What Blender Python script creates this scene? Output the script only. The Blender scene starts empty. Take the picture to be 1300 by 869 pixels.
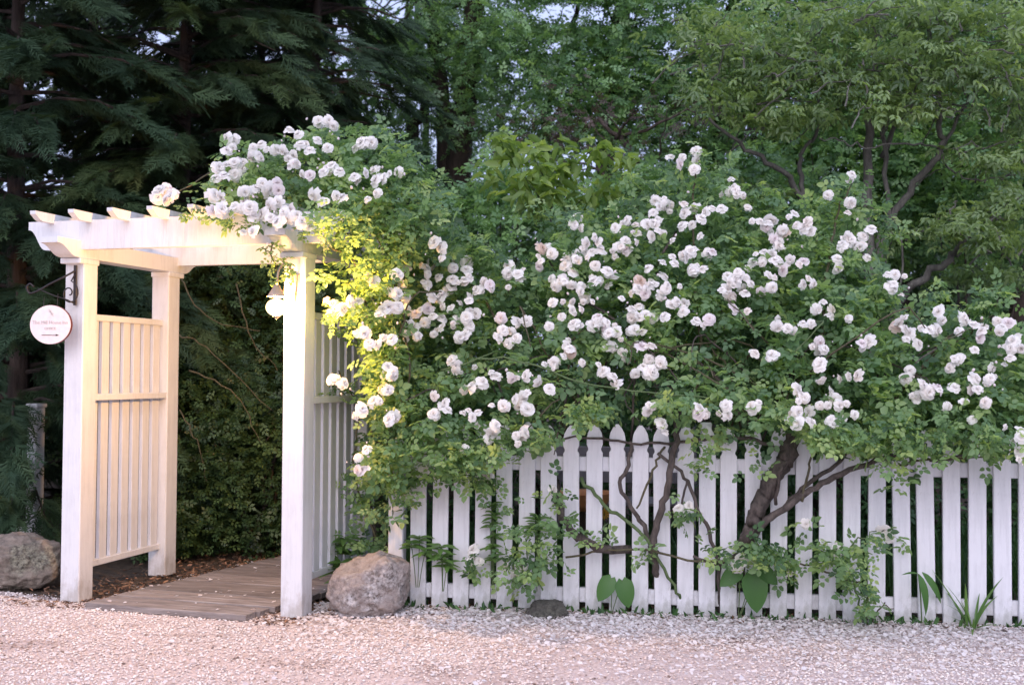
import bpy, bmesh, math, random
import numpy as np
from mathutils import Vector, Matrix, noise as mnoise
random.seed(7); RG = np.random.default_rng(11)
R = math.radians
sc = bpy.context.scene
COL = sc.collection

# ------------------------------------------------------------------ camera
F_PX, PITCH, ROLL, HC = 1400.0, 0.0283, 0.0057, 1.40
fwd = Vector((0, math.cos(PITCH), math.sin(PITCH)))
up0 = Vector((0, -math.sin(PITCH), math.cos(PITCH)))
rt0 = Vector((1, 0, 0))
rt = rt0*math.cos(ROLL) + up0*math.sin(ROLL)
up = up0*math.cos(ROLL) - rt0*math.sin(ROLL)
cam_d = bpy.data.cameras.new('camera'); cam = bpy.data.objects.new('camera', cam_d); COL.objects.link(cam)
m = Matrix((rt, up, -fwd)).transposed().to_4x4(); m.translation = (0, 0, HC)
cam.matrix_world = m
cam_d.sensor_width = 36; cam_d.lens = 36*F_PX/1300; cam_d.clip_end = 600; cam_d.clip_start = 0.05
cam_d.dof.use_dof = True; cam_d.dof.focus_distance = 6.35; cam_d.dof.aperture_fstop = 2.4
sc.camera = cam

# ------------------------------------------------------------------ world, sun, exposure (dusk, sky still bright)
SUN_EL, SUN_AZ = R(35), R(188)
w = bpy.data.worlds.new('World'); sc.world = w; w.use_nodes = True
nt = w.node_tree; bg = nt.nodes['Background']
sky = nt.nodes.new('ShaderNodeTexSky'); sky.sky_type = 'NISHITA'; sky.sun_disc = False
sky.sun_elevation = SUN_EL; sky.sun_rotation = SUN_AZ
sky.air_density = 1.0; sky.dust_density = 8.0; sky.ozone_density = 1.6
tn = nt.nodes.new('ShaderNodeMix'); tn.data_type = 'RGBA'; tn.blend_type = 'MULTIPLY'; tn.inputs[0].default_value = 1
nt.links.new(sky.outputs[0], tn.inputs[6]); tn.inputs[7].default_value = (.88, .93, 1.22, 1)   # violet dusk cast
cl = nt.nodes.new('ShaderNodeMix'); cl.data_type = 'RGBA'; cl.inputs[0].default_value = .6   # thin even cloud over the whole sky
nt.links.new(tn.outputs[2], cl.inputs[6]); cl.inputs[7].default_value = (5.6, 6.2, 9.0, 1)
nt.links.new(cl.outputs[2], bg.inputs[0]); bg.inputs[1].default_value = 0.15
sl = bpy.data.lights.new('sun', 'SUN'); so = bpy.data.objects.new('sun', sl); COL.objects.link(so)
sl.energy = 0.5; sl.angle = R(90); sl.color = (1, 0.95, 0.93)
so.rotation_euler = (R(90)-SUN_EL, 0, math.pi - SUN_AZ); so.location = (0, -10, 10)
sc.view_settings.view_transform = 'Standard'; sc.view_settings.look = 'None'
sc.view_settings.exposure = 0.33; sc.view_settings.gamma = 1
sc.cycles.use_denoising = True
sc.cycles.max_bounces = 6; sc.cycles.diffuse_bounces = 3; sc.cycles.transmission_bounces = 4
sc.cycles.sample_clamp_indirect = 4.0

# ------------------------------------------------------------------ helpers
def ray(px, py):
    return rt*((px-650)/F_PX) - up*((py-434.5)/F_PX) + fwd
def at(px, py, Y):
    d = ray(px, py); k = Y/d.y
    return Vector((d.x*k, Y, HC + d.z*k))
def gnd(px, py, z=0.0):
    d = ray(px, py); k = (z-HC)/d.z
    return Vector((d.x*k, d.y*k, z))
def at_np(px, py, Y):
    dx = (px-650)/F_PX; dy = -(py-434.5)/F_PX
    r, u, f = np.array(rt), np.array(up), np.array(fwd)
    d = dx[:, None]*r + dy[:, None]*u + f
    k = Y/d[:, 1]
    p = d*k[:, None]; p[:, 2] += HC
    return p
def proj(P):
    q = P - np.array([0, 0, HC])
    f = q@np.array(fwd); f = np.maximum(f, .01)
    return 650 + F_PX*(q@np.array(rt))/f, 434.5 - F_PX*(q@np.array(up))/f

def tag(o, label=None, cat=None, group=None, kind=None):
    if label: o['label'] = label
    if cat: o['category'] = cat
    if group: o['group'] = group
    if kind: o['kind'] = kind
    return o
def empty(name, loc=(0, 0, 0), rz=0):
    o = bpy.data.objects.new(name, None); COL.objects.link(o)
    o.location = loc; o.rotation_euler = (0, 0, rz); o.empty_display_size = .1
    return o
def link(name, me, parent=None, mat=None):
    o = bpy.data.objects.new(name, me); COL.objects.link(o)
    if parent is not None: o.parent = parent
    if mat is not None and not me.materials: me.materials.append(mat)
    return o
def from_bm(name, bm, mat, parent=None, smooth=False):
    me = bpy.data.meshes.new(name); bm.to_mesh(me); bm.free()
    if smooth: me.polygons.foreach_set('use_smooth', [True]*len(me.polygons))
    return link(name, me, parent, mat)
def np_mesh(name, V, Fc, mat, tint=None, smooth=False):
    """V (n,3), Fc (m,k) faces of k corners"""
    me = bpy.data.meshes.new(name)
    V = np.ascontiguousarray(V, dtype=np.float32); Fc = np.ascontiguousarray(Fc, dtype=np.int32)
    mF, k = Fc.shape
    me.vertices.add(len(V)); me.vertices.foreach_set('co', V.ravel())
    me.loops.add(mF*k); me.loops.foreach_set('vertex_index', Fc.ravel())
    me.polygons.add(mF); me.polygons.foreach_set('loop_start', np.arange(0, mF*k, k, dtype=np.int32))
    me.polygons.foreach_set('loop_total', np.full(mF, k, dtype=np.int32))
    if smooth: me.polygons.foreach_set('use_smooth', np.ones(mF, dtype=bool))
    me.update(calc_edges=True)
    if tint is not None:
        a = me.attributes.new('tint', 'FLOAT', 'POINT'); a.data.foreach_set('value', np.ascontiguousarray(tint, dtype=np.float32))
    me.materials.append(mat)
    return me
def norm(a):
    return a/np.maximum(np.linalg.norm(a, axis=-1, keepdims=True), 1e-9)
def scatter(TV, TF, P, D, N, S, mat, name, tint=None, smooth=False, parent=None):
    """copies a template (x along D, y sideways, z along N) to every point"""
    D = norm(D); N = N - (N*D).sum(1, keepdims=True)*D; N = norm(N); B = np.cross(N, D)
    S = np.asarray(S, dtype=float)
    if S.ndim == 1: S = np.repeat(S[:, None], 3, 1)
    n, k = len(P), len(TV)
    V = P[:, None] + (TV[None, :, 0]*S[:, 0:1])[..., None]*D[:, None] + (TV[None, :, 1]*S[:, 1:2])[..., None]*B[:, None] + (TV[None, :, 2]*S[:, 2:3])[..., None]*N[:, None]
    Fc = (TF[None] + (np.arange(n)*k)[:, None, None]).reshape(-1, TF.shape[1])
    t = np.repeat(tint if tint is not None else RG.random(n), k)
    me = np_mesh(name, V.reshape(-1, 3), Fc, mat, t, smooth)
    return link(name, me, parent)

def box_bm(sx, sy, sz, c=(0, 0, 0), bev=.003, bm=None):
    b = bmesh.new()
    bmesh.ops.create_cube(b, size=1)
    for v in b.verts: v.co = Vector((v.co.x*sx, v.co.y*sy, v.co.z*sz))
    if bev: bmesh.ops.bevel(b, geom=list(b.edges), offset=bev, segments=1, affect='EDGES')
    for v in b.verts: v.co += Vector(c)
    if bm is None: return b
    me = bpy.data.meshes.new('tmp'); b.to_mesh(me); b.free(); bm.from_mesh(me); bpy.data.meshes.remove(me)
    return bm
def prism_bm(pts, a0, a1, plane='yz'):
    """profile pts in a plane, extruded along the third axis from a0 to a1"""
    bm = bmesh.new()
    def mk(p, a):
        return {'yz': (a, p[0], p[1]), 'xz': (p[0], a, p[1]), 'xy': (p[0], p[1], a)}[plane]
    A = [bm.verts.new(mk(p, a0)) for p in pts]; B = [bm.verts.new(mk(p, a1)) for p in pts]
    bm.faces.new(A); bm.faces.new(B[::-1])
    n = len(pts)
    for i in range(n): bm.faces.new((A[i], B[i], B[(i+1) % n], A[(i+1) % n]))
    bmesh.ops.recalc_face_normals(bm, faces=bm.faces)
    return bm
def tube_bm(pts, rads, sides=8, bm=None, rough=0.0, seed=0):
    bm = bm or bmesh.new()
    pts = [Vector(p) for p in pts]; rings = []
    prev = None
    for i, p in enumerate(pts):
        t = (pts[min(i+1, len(pts)-1)] - pts[max(i-1, 0)]).normalized()
        if prev is None:
            a = Vector((0, 0, 1)) if abs(t.z) < .9 else Vector((1, 0, 0))
            n = t.cross(a).normalized()
        else:
            n = (prev - t*prev.dot(t)).normalized()
        prev = n; b = t.cross(n)
        r = rads[i] if hasattr(rads, '__len__') else rads
        ring = []
        for k in range(sides):
            an = 2*math.pi*k/sides
            rr = r*(1 + rough*mnoise.noise(Vector((p.x*9+seed, p.y*9+math.cos(an)*1.7, p.z*6+math.sin(an)*1.7))))
            ring.append(bm.verts.new(p + (n*math.cos(an) + b*math.sin(an))*rr))
        rings.append(ring)
    for a, b in zip(rings, rings[1:]):
        for k in range(sides): bm.faces.new((a[k], a[(k+1) % sides], b[(k+1) % sides], b[k]))
    bm.faces.new(rings[0][::-1]); bm.faces.new(rings[-1])
    return bm
def smooth_path(pts, n=6, wob=0.0):
    """Catmull-Rom through the points"""
    P = [Vector(p) for p in pts]; P = [P[0]*2-P[1]] + P + [P[-1]*2-P[-2]]
    out = []
    for i in range(1, len(P)-2):
        for k in range(n):
            t = k/n
            out.append(.5*((2*P[i]) + (P[i+1]-P[i-1])*t + (2*P[i-1]-5*P[i]+4*P[i+1]-P[i+2])*t*t + (3*P[i]-P[i-1]-3*P[i+1]+P[i+2])*t**3))
    out.append(P[-2])
    if wob:
        out = [p + Vector((random.gauss(0, wob), random.gauss(0, wob), random.gauss(0, wob))) if 0 < i < len(out)-1 else p for i, p in enumerate(out)]
    return out
def taper(n, a, b, p=1.0): return [a + (b-a)*(i/(n-1))**p for i in range(n)]

# ------------------------------------------------------------------ materials
def new_mat(name):
    mt = bpy.data.materials.new(name); mt.use_nodes = True
    return mt, mt.node_tree, mt.node_tree.nodes['Principled BSDF']
def ramp(nt, stops, fac, interp='LINEAR'):
    r = nt.nodes.new('ShaderNodeValToRGB'); r.color_ramp.interpolation = interp
    e = r.color_ramp.elements
    while len(e) > 1: e.remove(e[-1])
    e[0].position = stops[0][0]; e[0].color = (*stops[0][1], 1)
    for p, c in stops[1:]:
        x = e.new(p); x.color = (*c, 1)
    nt.links.new(fac, r.inputs[0]); return r
def noise_tex(nt, scale, detail=4, rough=.55, stretch=None, coord='Object'):
    tc = nt.nodes.new('ShaderNodeTexCoord'); n = nt.nodes.new('ShaderNodeTexNoise')
    n.inputs['Scale'].default_value = scale; n.inputs['Detail'].default_value = detail; n.inputs['Roughness'].default_value = rough
    if stretch:
        mp = nt.nodes.new('ShaderNodeMapping'); mp.inputs['Scale'].default_value = stretch
        nt.links.new(tc.outputs[coord], mp.inputs[0]); nt.links.new(mp.outputs[0], n.inputs[0])
    else: nt.links.new(tc.outputs[coord], n.inputs[0])
    return n
def bump(nt, bs, fac, strength, dist=.01):
    b = nt.nodes.new('ShaderNodeBump'); b.inputs['Strength'].default_value = strength; b.inputs['Distance'].default_value = dist
    nt.links.new(fac, b.inputs['Height']); nt.links.new(b.outputs[0], bs.inputs['Normal']); return b
def leaf_mat(name, cols, transl=.3, rough=.45, spec=.35, trans_gain=1.6):
    mt, nt, bs = new_mat(name)
    at_ = nt.nodes.new('ShaderNodeAttribute'); at_.attribute_name = 'tint'
    n = len(cols)
    rp = ramp(nt, [(i/(n-1), c) for i, c in enumerate(cols)], at_.outputs['Fac'])
    nt.links.new(rp.outputs[0], bs.inputs['Base Color'])
    bs.inputs['Roughness'].default_value = rough; bs.inputs['Specular IOR Level'].default_value = spec
    tr = nt.nodes.new('ShaderNodeBsdfTranslucent')
    g = nt.nodes.new('ShaderNodeMix'); g.data_type = 'RGBA'; g.blend_type = 'MULTIPLY'; g.inputs[0].default_value = 1
    nt.links.new(rp.outputs[0], g.inputs[6]); g.inputs[7].default_value = (trans_gain*1.05, trans_gain, trans_gain*.45, 1)
    nt.links.new(g.outputs[2], tr.inputs[0])
    mx = nt.nodes.new('ShaderNodeMixShader'); mx.inputs[0].default_value = transl
    nt.links.new(bs.outputs[0], mx.inputs[1]); nt.links.new(tr.outputs[0], mx.inputs[2])
    nt.links.new(mx.outputs[0], nt.nodes['Material Output'].inputs[0])
    return mt
def paint_mat(name, base=(.76, .76, .77), dirt=(.30, .25, .19), amount=.5, grain=(14, 14, 1.2)):
    mt, nt, bs = new_mat(name)
    n1 = noise_tex(nt, 3.0, 7, .7, grain); n2 = noise_tex(nt, 2.2, 8, .7); n3 = noise_tex(nt, 14, 8, .75, (1, 1, .45))
    mul = nt.nodes.new('ShaderNodeMath'); mul.operation = 'MULTIPLY'
    nt.links.new(n1.outputs[0], mul.inputs[0]); nt.links.new(n2.outputs[0], mul.inputs[1])
    rp = ramp(nt, [(0.14, tuple(b*.86 for b in base)), (.27, base), (.38, base), (.58, tuple(b*(1-amount)+d*amount for b, d in zip(base, dirt)))], mul.outputs[0])
    # mud splashed up from the ground, patchy
    geo = nt.nodes.new('ShaderNodeNewGeometry'); sep = nt.nodes.new('ShaderNodeSeparateXYZ'); nt.links.new(geo.outputs['Position'], sep.inputs[0])
    mr = nt.nodes.new('ShaderNodeMapRange'); mr.inputs[1].default_value = .0; mr.inputs[2].default_value = .30; mr.inputs[3].default_value = .26; mr.inputs[4].default_value = 0
    nt.links.new(sep.outputs[2], mr.inputs[0])
    ad = nt.nodes.new('ShaderNodeMath'); ad.operation = 'ADD'; nt.links.new(n3.outputs[0], ad.inputs[0]); nt.links.new(mr.outputs[0], ad.inputs[1])
    msk = ramp(nt, [(.62, (0, 0, 0)), (.80, (amount, amount, amount))], ad.outputs[0])
    mx = nt.nodes.new('ShaderNodeMix'); mx.data_type = 'RGBA'; nt.links.new(msk.outputs[0], mx.inputs[0]); nt.links.new(rp.outputs[0], mx.inputs[6]); mx.inputs[7].default_value = (*dirt, 1)
    nt.links.new(mx.outputs[2], bs.inputs['Base Color'])
    bs.inputs['Roughness'].default_value = .55; bs.inputs['Specular IOR Level'].default_value = .3
    bump(nt, bs, n1.outputs[0], .45, .005)
    return mt
M = {}
M['paint'] = paint_mat('white_paint', (.69, .69, .70))
M['paint_fence'] = paint_mat('fence_paint', (.70, .70, .73), (.36, .36, .34), .75)
def bark(name, a, b, scale=18, st=(1, 1, .25)):
    mt, nt, bs = new_mat(name)
    n = noise_tex(nt, scale, 8, .7, st)
    rp = ramp(nt, [(.3, a), (.7, b)], n.outputs[0]); nt.links.new(rp.outputs[0], bs.inputs['Base Color'])
    bs.inputs['Roughness'].default_value = .9; bump(nt, bs, n.outputs[0], .9, .02); return mt
M['bark_dark'] = bark('dark_bark', (.02, .015, .012), (.085, .062, .05))
M['bark_grey'] = bark('grey_bark', (.06, .056, .05), (.19, .18, .16), 25)
M['bark_rose'] = bark('rose_bark', (.03, .024, .021), (.15, .12, .105), 30, (1, 1, .4))
M['cane'] = bark('cane_bark', (.05, .045, .025), (.15, .13, .075), 40)
M['cane_green'] = bark('green_cane', (.06, .10, .035), (.14, .2, .08), 40)
M['leaf_rose'] = leaf_mat('rose_leaf', [(.05, .10, .055), (.115, .205, .11), (.21, .33, .17), (.34, .45, .20)], .48, trans_gain=1.9)
M['leaf_conifer'] = leaf_mat('conifer_needles', [(.022, .048, .028), (.045, .082, .042), (.075, .12, .045), (.11, .125, .045)], .15, .6, .2)
M['leaf_wood'] = leaf_mat('woodland_leaf', [(.09, .18, .09), (.16, .29, .145), (.25, .42, .19), (.34, .52, .23)], .42, .35, .5)
M['leaf_dogwood'] = leaf_mat('dogwood_leaf', [(.11, .18, .09), (.18, .27, .12), (.25, .36, .15), (.33, .44, .18)], .45, .35, .5)
M['leaf_sapling'] = leaf_mat('sapling_leaf', [(.14, .23, .07), (.22, .33, .10), (.32, .43, .14)], .5)
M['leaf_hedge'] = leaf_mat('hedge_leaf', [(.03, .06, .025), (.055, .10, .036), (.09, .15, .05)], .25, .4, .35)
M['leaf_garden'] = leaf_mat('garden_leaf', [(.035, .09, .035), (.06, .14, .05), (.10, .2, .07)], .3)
M['leaf_copper'] = leaf_mat('copper_leaf', [(.05, .035, .035), (.08, .055, .05), (.10, .095, .07)], .25)
M['leaf_azalea'] = leaf_mat('azalea_leaf', [(.06, .13, .04), (.10, .2, .055), (.16, .28, .08)], .3, .35, .4)
M['leaf_broad'] = leaf_mat('broad_leaf', [(.035, .10, .03), (.06, .15, .045), (.09, .20, .06)], .35, .4, .35)
def petal_mat(name, inner, outer):
    mt, nt, bs = new_mat(name)
    a = nt.nodes.new('ShaderNodeAttribute'); a.attribute_name = 'tint'
    rp = ramp(nt, [(0, inner), (.6, outer), (1, outer)], a.outputs['Fac'])
    nt.links.new(rp.outputs[0], bs.inputs['Base Color']); bs.inputs['Roughness'].default_value = .6
    bs.inputs['Specular IOR Level'].default_value = .2
    tr = nt.nodes.new('ShaderNodeBsdfTranslucent'); nt.links.new(rp.outputs[0], tr.inputs[0])
    mx = nt.nodes.new('ShaderNodeMixShader'); mx.inputs[0].default_value = .42
    nt.links.new(bs.outputs[0], mx.inputs[1]); nt.links.new(tr.outputs[0], mx.inputs[2])
    nt.links.new(mx.outputs[0], nt.nodes['Material Output'].inputs[0]); return mt
M['petal'] = petal_mat('white_petal', (.95, .85, .77), (.97, .94, .90))
M['petal_pink'] = petal_mat('pink_petal', (.88, .70, .69), (.92, .85, .84))
M['petal_old'] = petal_mat('faded_petal', (.60, .36, .22), (.80, .66, .56))
M['fallen'] = petal_mat('fallen_petal', (.70, .60, .57), (.90, .87, .87))

# ground
mt, nt, bs = new_mat('soil')
n = noise_tex(nt, 9, 8, .7); rp = ramp(nt, [(.3, (.03, .022, .016)), (.55, (.085, .06, .04)), (.75, (.14, .10, .07))], n.outputs[0])
nt.links.new(rp.outputs[0], bs.inputs['Base Color']); bs.inputs['Roughness'].default_value = .95; bump(nt, bs, n.outputs[0], 1, .03); M['soil'] = mt
mt, nt, bs = new_mat('gravel_bed')
n = noise_tex(nt, 60, 6, .7); n2 = noise_tex(nt, 1.1, 5, .6)
rp = ramp(nt, [(.3, (.36, .28, .26)), (.5, (.64, .53, .50)), (.7, (.80, .71, .69))], n.outputs[0])
rp2 = ramp(nt, [(.28, (.45, .36, .33)), (.42, (1, 1, 1))], n2.outputs[0])
mx = nt.nodes.new('ShaderNodeMix'); mx.data_type = 'RGBA'; mx.blend_type = 'MULTIPLY'; mx.inputs[0].default_value = 1
nt.links.new(rp.outputs[0], mx.inputs[6]); nt.links.new(rp2.outputs[0], mx.inputs[7]); nt.links.new(mx.outputs[2], bs.inputs['Base Color'])
bs.inputs['Roughness'].default_value = .9; bump(nt, bs, n.outputs[0], 1, .01); M['gravel_bed'] = mt
mt, nt, bs = new_mat('pebble')
a = nt.nodes.new('ShaderNodeAttribute'); a.attribute_name = 'tint'
rp = ramp(nt, [(0, (.20, .14, .11)), (.10, (.52, .40, .34)), (.28, (.76, .62, .55)), (.5, (.86, .75, .68)), (.7, (.89, .80, .74)), (.85, (.91, .86, .81)), (1, (.93, .90, .87))], a.outputs['Fac'])
nt.links.new(rp.outputs[0], bs.inputs['Base Color']); bs.inputs['Roughness'].default_value = .7; M['pebble'] = mt
mt, nt, bs = new_mat('litter')
a = nt.nodes.new('ShaderNodeAttribute'); a.attribute_name = 'tint'
rp = ramp(nt, [(0, (.05, .028, .018)), (.5, (.16, .085, .05)), (.85, (.28, .17, .10)), (1, (.4, .2, .12))], a.outputs['Fac'])
nt.links.new(rp.outputs[0], bs.inputs['Base Color']); bs.inputs['Roughness'].default_value = .85; M['litter'] = mt
mt, nt, bs = new_mat('weathered_plank')
n = noise_tex(nt, 3, 9, .75, (1.2, 16, 16)); n2 = noise_tex(nt, 2.5, 4, .6)
rp = ramp(nt, [(.28, (.08, .064, .056)), (.5, (.22, .185, .168)), (.75, (.37, .325, .30))], n.outputs[0])
oi = nt.nodes.new('ShaderNodeObjectInfo'); hs = nt.nodes.new('ShaderNodeHueSaturation')
mr = nt.nodes.new('ShaderNodeMapRange'); mr.inputs[3].default_value = .72; mr.inputs[4].default_value = 1.2
nt.links.new(oi.outputs['Random'], mr.inputs[0]); nt.links.new(mr.outputs[0], hs.inputs['Value']); nt.links.new(rp.outputs[0], hs.inputs['Color'])
nt.links.new(hs.outputs[0], bs.inputs['Base Color']); bs.inputs['Roughness'].default_value = .85; bump(nt, bs, n.outputs[0], .6, .006); M['plank'] = mt
def rock(name, cols, sc_=9):
    mt, nt, bs = new_mat(name)
    n = noise_tex(nt, sc_*1.6, 14, .78); v = noise_tex(nt, 3.2, 5, .6)
    rp = ramp(nt, [(.32, cols[0]), (.48, cols[1]), (.66, cols[2])], n.outputs[0])
    rp2 = ramp(nt, [(.5, (0, 0, 0)), (.62, (1, 1, 1))], v.outputs[0])
    mx = nt.nodes.new('ShaderNodeMix'); mx.data_type = 'RGBA'; nt.links.new(rp2.outputs[0], mx.inputs[0])
    nt.links.new(rp.outputs[0], mx.inputs[6])
    n3 = noise_tex(nt, 38, 6, .7); rp3 = ramp(nt, [(.4, cols[0]), (.6, cols[3])], n3.outputs[0]); nt.links.new(rp3.outputs[0], mx.inputs[7])
    nt.links.new(mx.outputs[2], bs.inputs['Base Color']); bs.inputs['Roughness'].default_value = .9
    bump(nt, bs, n.outputs[0], 1, .05); return mt
M['rock_a'] = rock('granite', [(.16, .13, .115), (.44, .37, .34), (.60, .52, .48), (.76, .72, .71)])
M['rock_b'] = rock('mossy_granite', [(.09, .075, .06), (.29, .235, .19), (.46, .38, .31), (.42, .40, .30)], 7)
M['rock_c'] = rock('slate_stone', [(.08, .075, .065), (.13, .125, .11), (.2, .19, .165), (.2, .2, .16)], 12)
def plain(name, col, rough=.5, metal=0, spec=.5):
    mt, nt, bs = new_mat(name)
    n = noise_tex(nt, 30, 5, .6); rp = ramp(nt, [(.3, tuple(c*.85 for c in col)), (.7, col)], n.outputs[0])
    nt.links.new(rp.outputs[0], bs.inputs['Base Color']); bs.inputs['Roughness'].default_value = rough
    bs.inputs['Metallic'].default_value = metal; bs.inputs['Specular IOR Level'].default_value = spec
    bump(nt, bs, n.outputs[0], .1, .002); return mt
M['iron'] = plain('black_iron', (.022, .018, .02), .45, .3)
M['brass'] = plain('pale_bronze', (.50, .38, .30), .5, .3)
M['sign_face'] = plain('sign_face', (.80, .70, .69), .5)
M['sign_edge'] = plain('sign_edge', (.12, .025, .03), .5)
M['sign_grey'] = plain('sign_lettering', (.52, .47, .46), .6)
M['sign_black'] = plain('sign_arrow', (.03, .02, .02), .6)
M['terracotta'] = plain('terracotta', (.85, .36, .15), .6)
M['yellow_petal'] = plain('yellow_petal', (.80, .42, .03), .6)
M['grey_wood'] = plain('grey_wood', (.23, .21, .22), .8)
M['nail'] = plain('nail_head', (.35, .32, .32), .6)
mt, nt, bs = new_mat('lit_glass'); em = nt.nodes.new('ShaderNodeEmission'); em.inputs[0].default_value = (1, .72, .36, 1); em.inputs[1].default_value = 5
tp = nt.nodes.new('ShaderNodeBsdfTransparent'); mx = nt.nodes.new('ShaderNodeMixShader'); mx.inputs[0].default_value = .35
nt.links.new(tp.outputs[0], mx.inputs[1]); nt.links.new(em.outputs[0], mx.inputs[2]); nt.links.new(mx.outputs[0], nt.nodes['Material Output'].inputs[0]); M['bulb'] = mt

# ------------------------------------------------------------------ fence geometry reference
FA = Vector((-.69, 6.68, 0)); FB = Vector((2.82, 6.22, 0)); FD = (FB-FA).normalized(); FN = Vector((FD.y, -FD.x, 0))  # FN faces the camera
def fence_pt(px, z=0.0, off=0.0):
    """point on the fence line seen at image column px; off moves it towards the camera side"""
    d = ray(px, 600); a = FA + FN*off
    # ray ground-track (d.x,d.y)*k = a + FD*t
    k = (a.x*FD.y - a.y*FD.x)/(d.x*FD.y - d.y*FD.x)
    return Vector((d.x*k, d.y*k, z))
def yf(px):
    t = (px-505)/(1285-505); return 1/((1-t)/6.68 + t/6.22)

# ------------------------------------------------------------------ ground
def sheet(name, xs, ys, z, mat, amp=0, kind='structure'):
    nx, ny = len(xs), len(ys)
    X, Y = np.meshgrid(xs, ys); V = np.stack([X.ravel(), Y.ravel(), np.full(X.size, z)], 1)
    if amp:
        V[:, 2] += [amp*mnoise.noise(Vector((x*1.3, y*1.3, 3))) for x, y in V[:, :2]]
    i = np.arange(nx-1)[None] + np.arange(ny-1)[:, None]*nx; i = i.ravel()
    Fq = np.stack([i, i+1, i+1+nx, i+nx], 1)
    o = link(name, np_mesh(name, V, Fq, mat)); o['kind'] = kind; return o
sheet('ground', np.linspace(-150, 150, 7), np.linspace(-150, 150, 7), -.02, M['soil'])
# gravel drive: its far edge follows the arbor front and the fence
gp = [(-60, -40), (60, -40), (60, -1.30), (2.82, 6.22), (-.69, 6.66), (-1.0, 6.75), (-1.25, 6.5), (-2.72, 6.85), (-3.3, 7.1), (-60, 12)]
bm = bmesh.new(); vs = [bm.verts.new((x, y, -.004)) for x, y in gp]; bm.faces.new(vs); bmesh.ops.triangulate(bm, faces=bm.faces)
drive = from_bm('gravel_drive', bm, M['gravel_bed']); drive['kind'] = 'structure'

ico = bmesh.new(); bmesh.ops.create_icosphere(ico, subdivisions=1, radius=1)
IV = np.array([v.co[:] for v in ico.verts]); IF = np.array([[v.index for v in f.verts] for f in ico.faces]); ico.free()
OV = np.array([(1, 0, 0), (0, 1, .1), (-1, .1, 0), (0, -1, 0), (.1, 0, 1), (0, 0, -1)], float)
OF = np.array([(0, 1, 4), (1, 2, 4), (2, 3, 4), (3, 0, 4), (1, 0, 5), (2, 1, 5), (3, 2, 5), (0, 3, 5)])
def inside_drive(x, y):
    t = (x+.69)/(3.51); yfence = 6.68 - .46*t
    ya = 6.752 - math.tan(.279)*(x+2.743)
    return np.where(x > -1.15, y < yfence-.02, y < np.minimum(ya+.06, 7.1) + (x < -2.75)*.1)
def pebbles(n, x0, x1, y0, y1, smin, smax, name, dens=None):
    x = RG.uniform(x0, x1, n); y = RG.uniform(y0, y1, n)
    k = inside_drive(x, y); x, y = x[k], y[k]; n = len(x)
    nz = np.array([mnoise.noise(Vector((a*.9, b*.9*1.8, 1.7))) for a, b in zip(x, y)])
    keep = RG.random(n) < np.clip(1.35 + nz*2.2, .3, 1); x, y, nz = x[keep], y[keep], nz[keep]; n = len(x)
    s = smin + (smax-smin)*RG.random(n)**1.5
    P = np.stack([x, y, s*.12], 1)
    an = RG.uniform(0, 2*np.pi, n); D = np.stack([np.cos(an), np.sin(an), RG.normal(0, .2, n)], 1)
    N = np.stack([RG.normal(0, .3, n), RG.normal(0, .3, n), np.ones(n)], 1)
    S = np.stack([s, s*RG.uniform(.6, .9, n), s*RG.uniform(.3, .5, n)], 1)
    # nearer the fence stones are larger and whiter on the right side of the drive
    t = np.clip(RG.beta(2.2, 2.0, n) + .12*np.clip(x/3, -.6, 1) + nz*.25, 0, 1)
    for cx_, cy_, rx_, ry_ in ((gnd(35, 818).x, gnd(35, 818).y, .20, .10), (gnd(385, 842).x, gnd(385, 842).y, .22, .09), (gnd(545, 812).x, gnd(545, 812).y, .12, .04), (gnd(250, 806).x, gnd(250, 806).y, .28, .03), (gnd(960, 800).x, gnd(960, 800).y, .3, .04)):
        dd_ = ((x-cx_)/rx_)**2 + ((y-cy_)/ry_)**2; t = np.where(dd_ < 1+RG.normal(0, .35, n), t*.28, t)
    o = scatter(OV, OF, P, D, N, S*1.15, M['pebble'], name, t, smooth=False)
    o['kind'] = 'stuff'; return o
pb = pebbles(66000, -4.0, 3.9, 4.85, 7.2, .0035, .0105, 'gravel')
tag(pb, 'pinkish tan gravel stones covering the drive in front of the fence')
pb2 = pebbles(5000, -4.6, 4.6, 4.0, 4.85, .007, .014, 'gravel')
tag(pb2, 'pinkish gravel stones on the near edge of the drive')

# petals and shell chips scattered, thickest along the fence
PV = np.array([(-1, 0, .0), (-.3, -.75, .22), (.6, -.6, .18), (1, 0, .25), (.6, .6, .16), (-.3, .75, .25), (0, 0, 0)], float)
PF = np.array([(6, 0, 1), (6, 1, 2), (6, 2, 3), (6, 3, 4), (6, 4, 5), (6, 5, 0)])
def petals(n, name, lbl):
    px = RG.uniform(380, 1420, n); t = RG.exponential(.30, n)
    q = np.array([fence_pt(a, 0, b+.03)[:] for a, b in zip(px, t)])
    m1 = int(n*.16)
    q2 = np.stack([RG.uniform(-4, 4, m1), RG.uniform(4.8, 6.5, m1), np.zeros(m1)], 1); q = np.concatenate([q, q2])
    k = inside_drive(q[:, 0], q[:, 1]) & (q[:, 1] > 4.3)
    q = q[k]; n = len(q); q[:, 2] = RG.uniform(.006, .02, n)
    an = RG.uniform(0, 2*np.pi, n); D = np.stack([np.cos(an), np.sin(an), RG.normal(0, .25, n)], 1)
    N = np.stack([RG.normal(0, .35, n), RG.normal(-.1, .35, n), np.ones(n)], 1)
    s = RG.uniform(.007, .017, n)
    o = scatter(PV, PF, q, D, N, np.stack([s, s*RG.uniform(.6, 1, n), s], 1), M['fallen'], name, RG.uniform(.1, 1, n))
    o['kind'] = 'stuff'; return tag(o, lbl)
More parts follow.
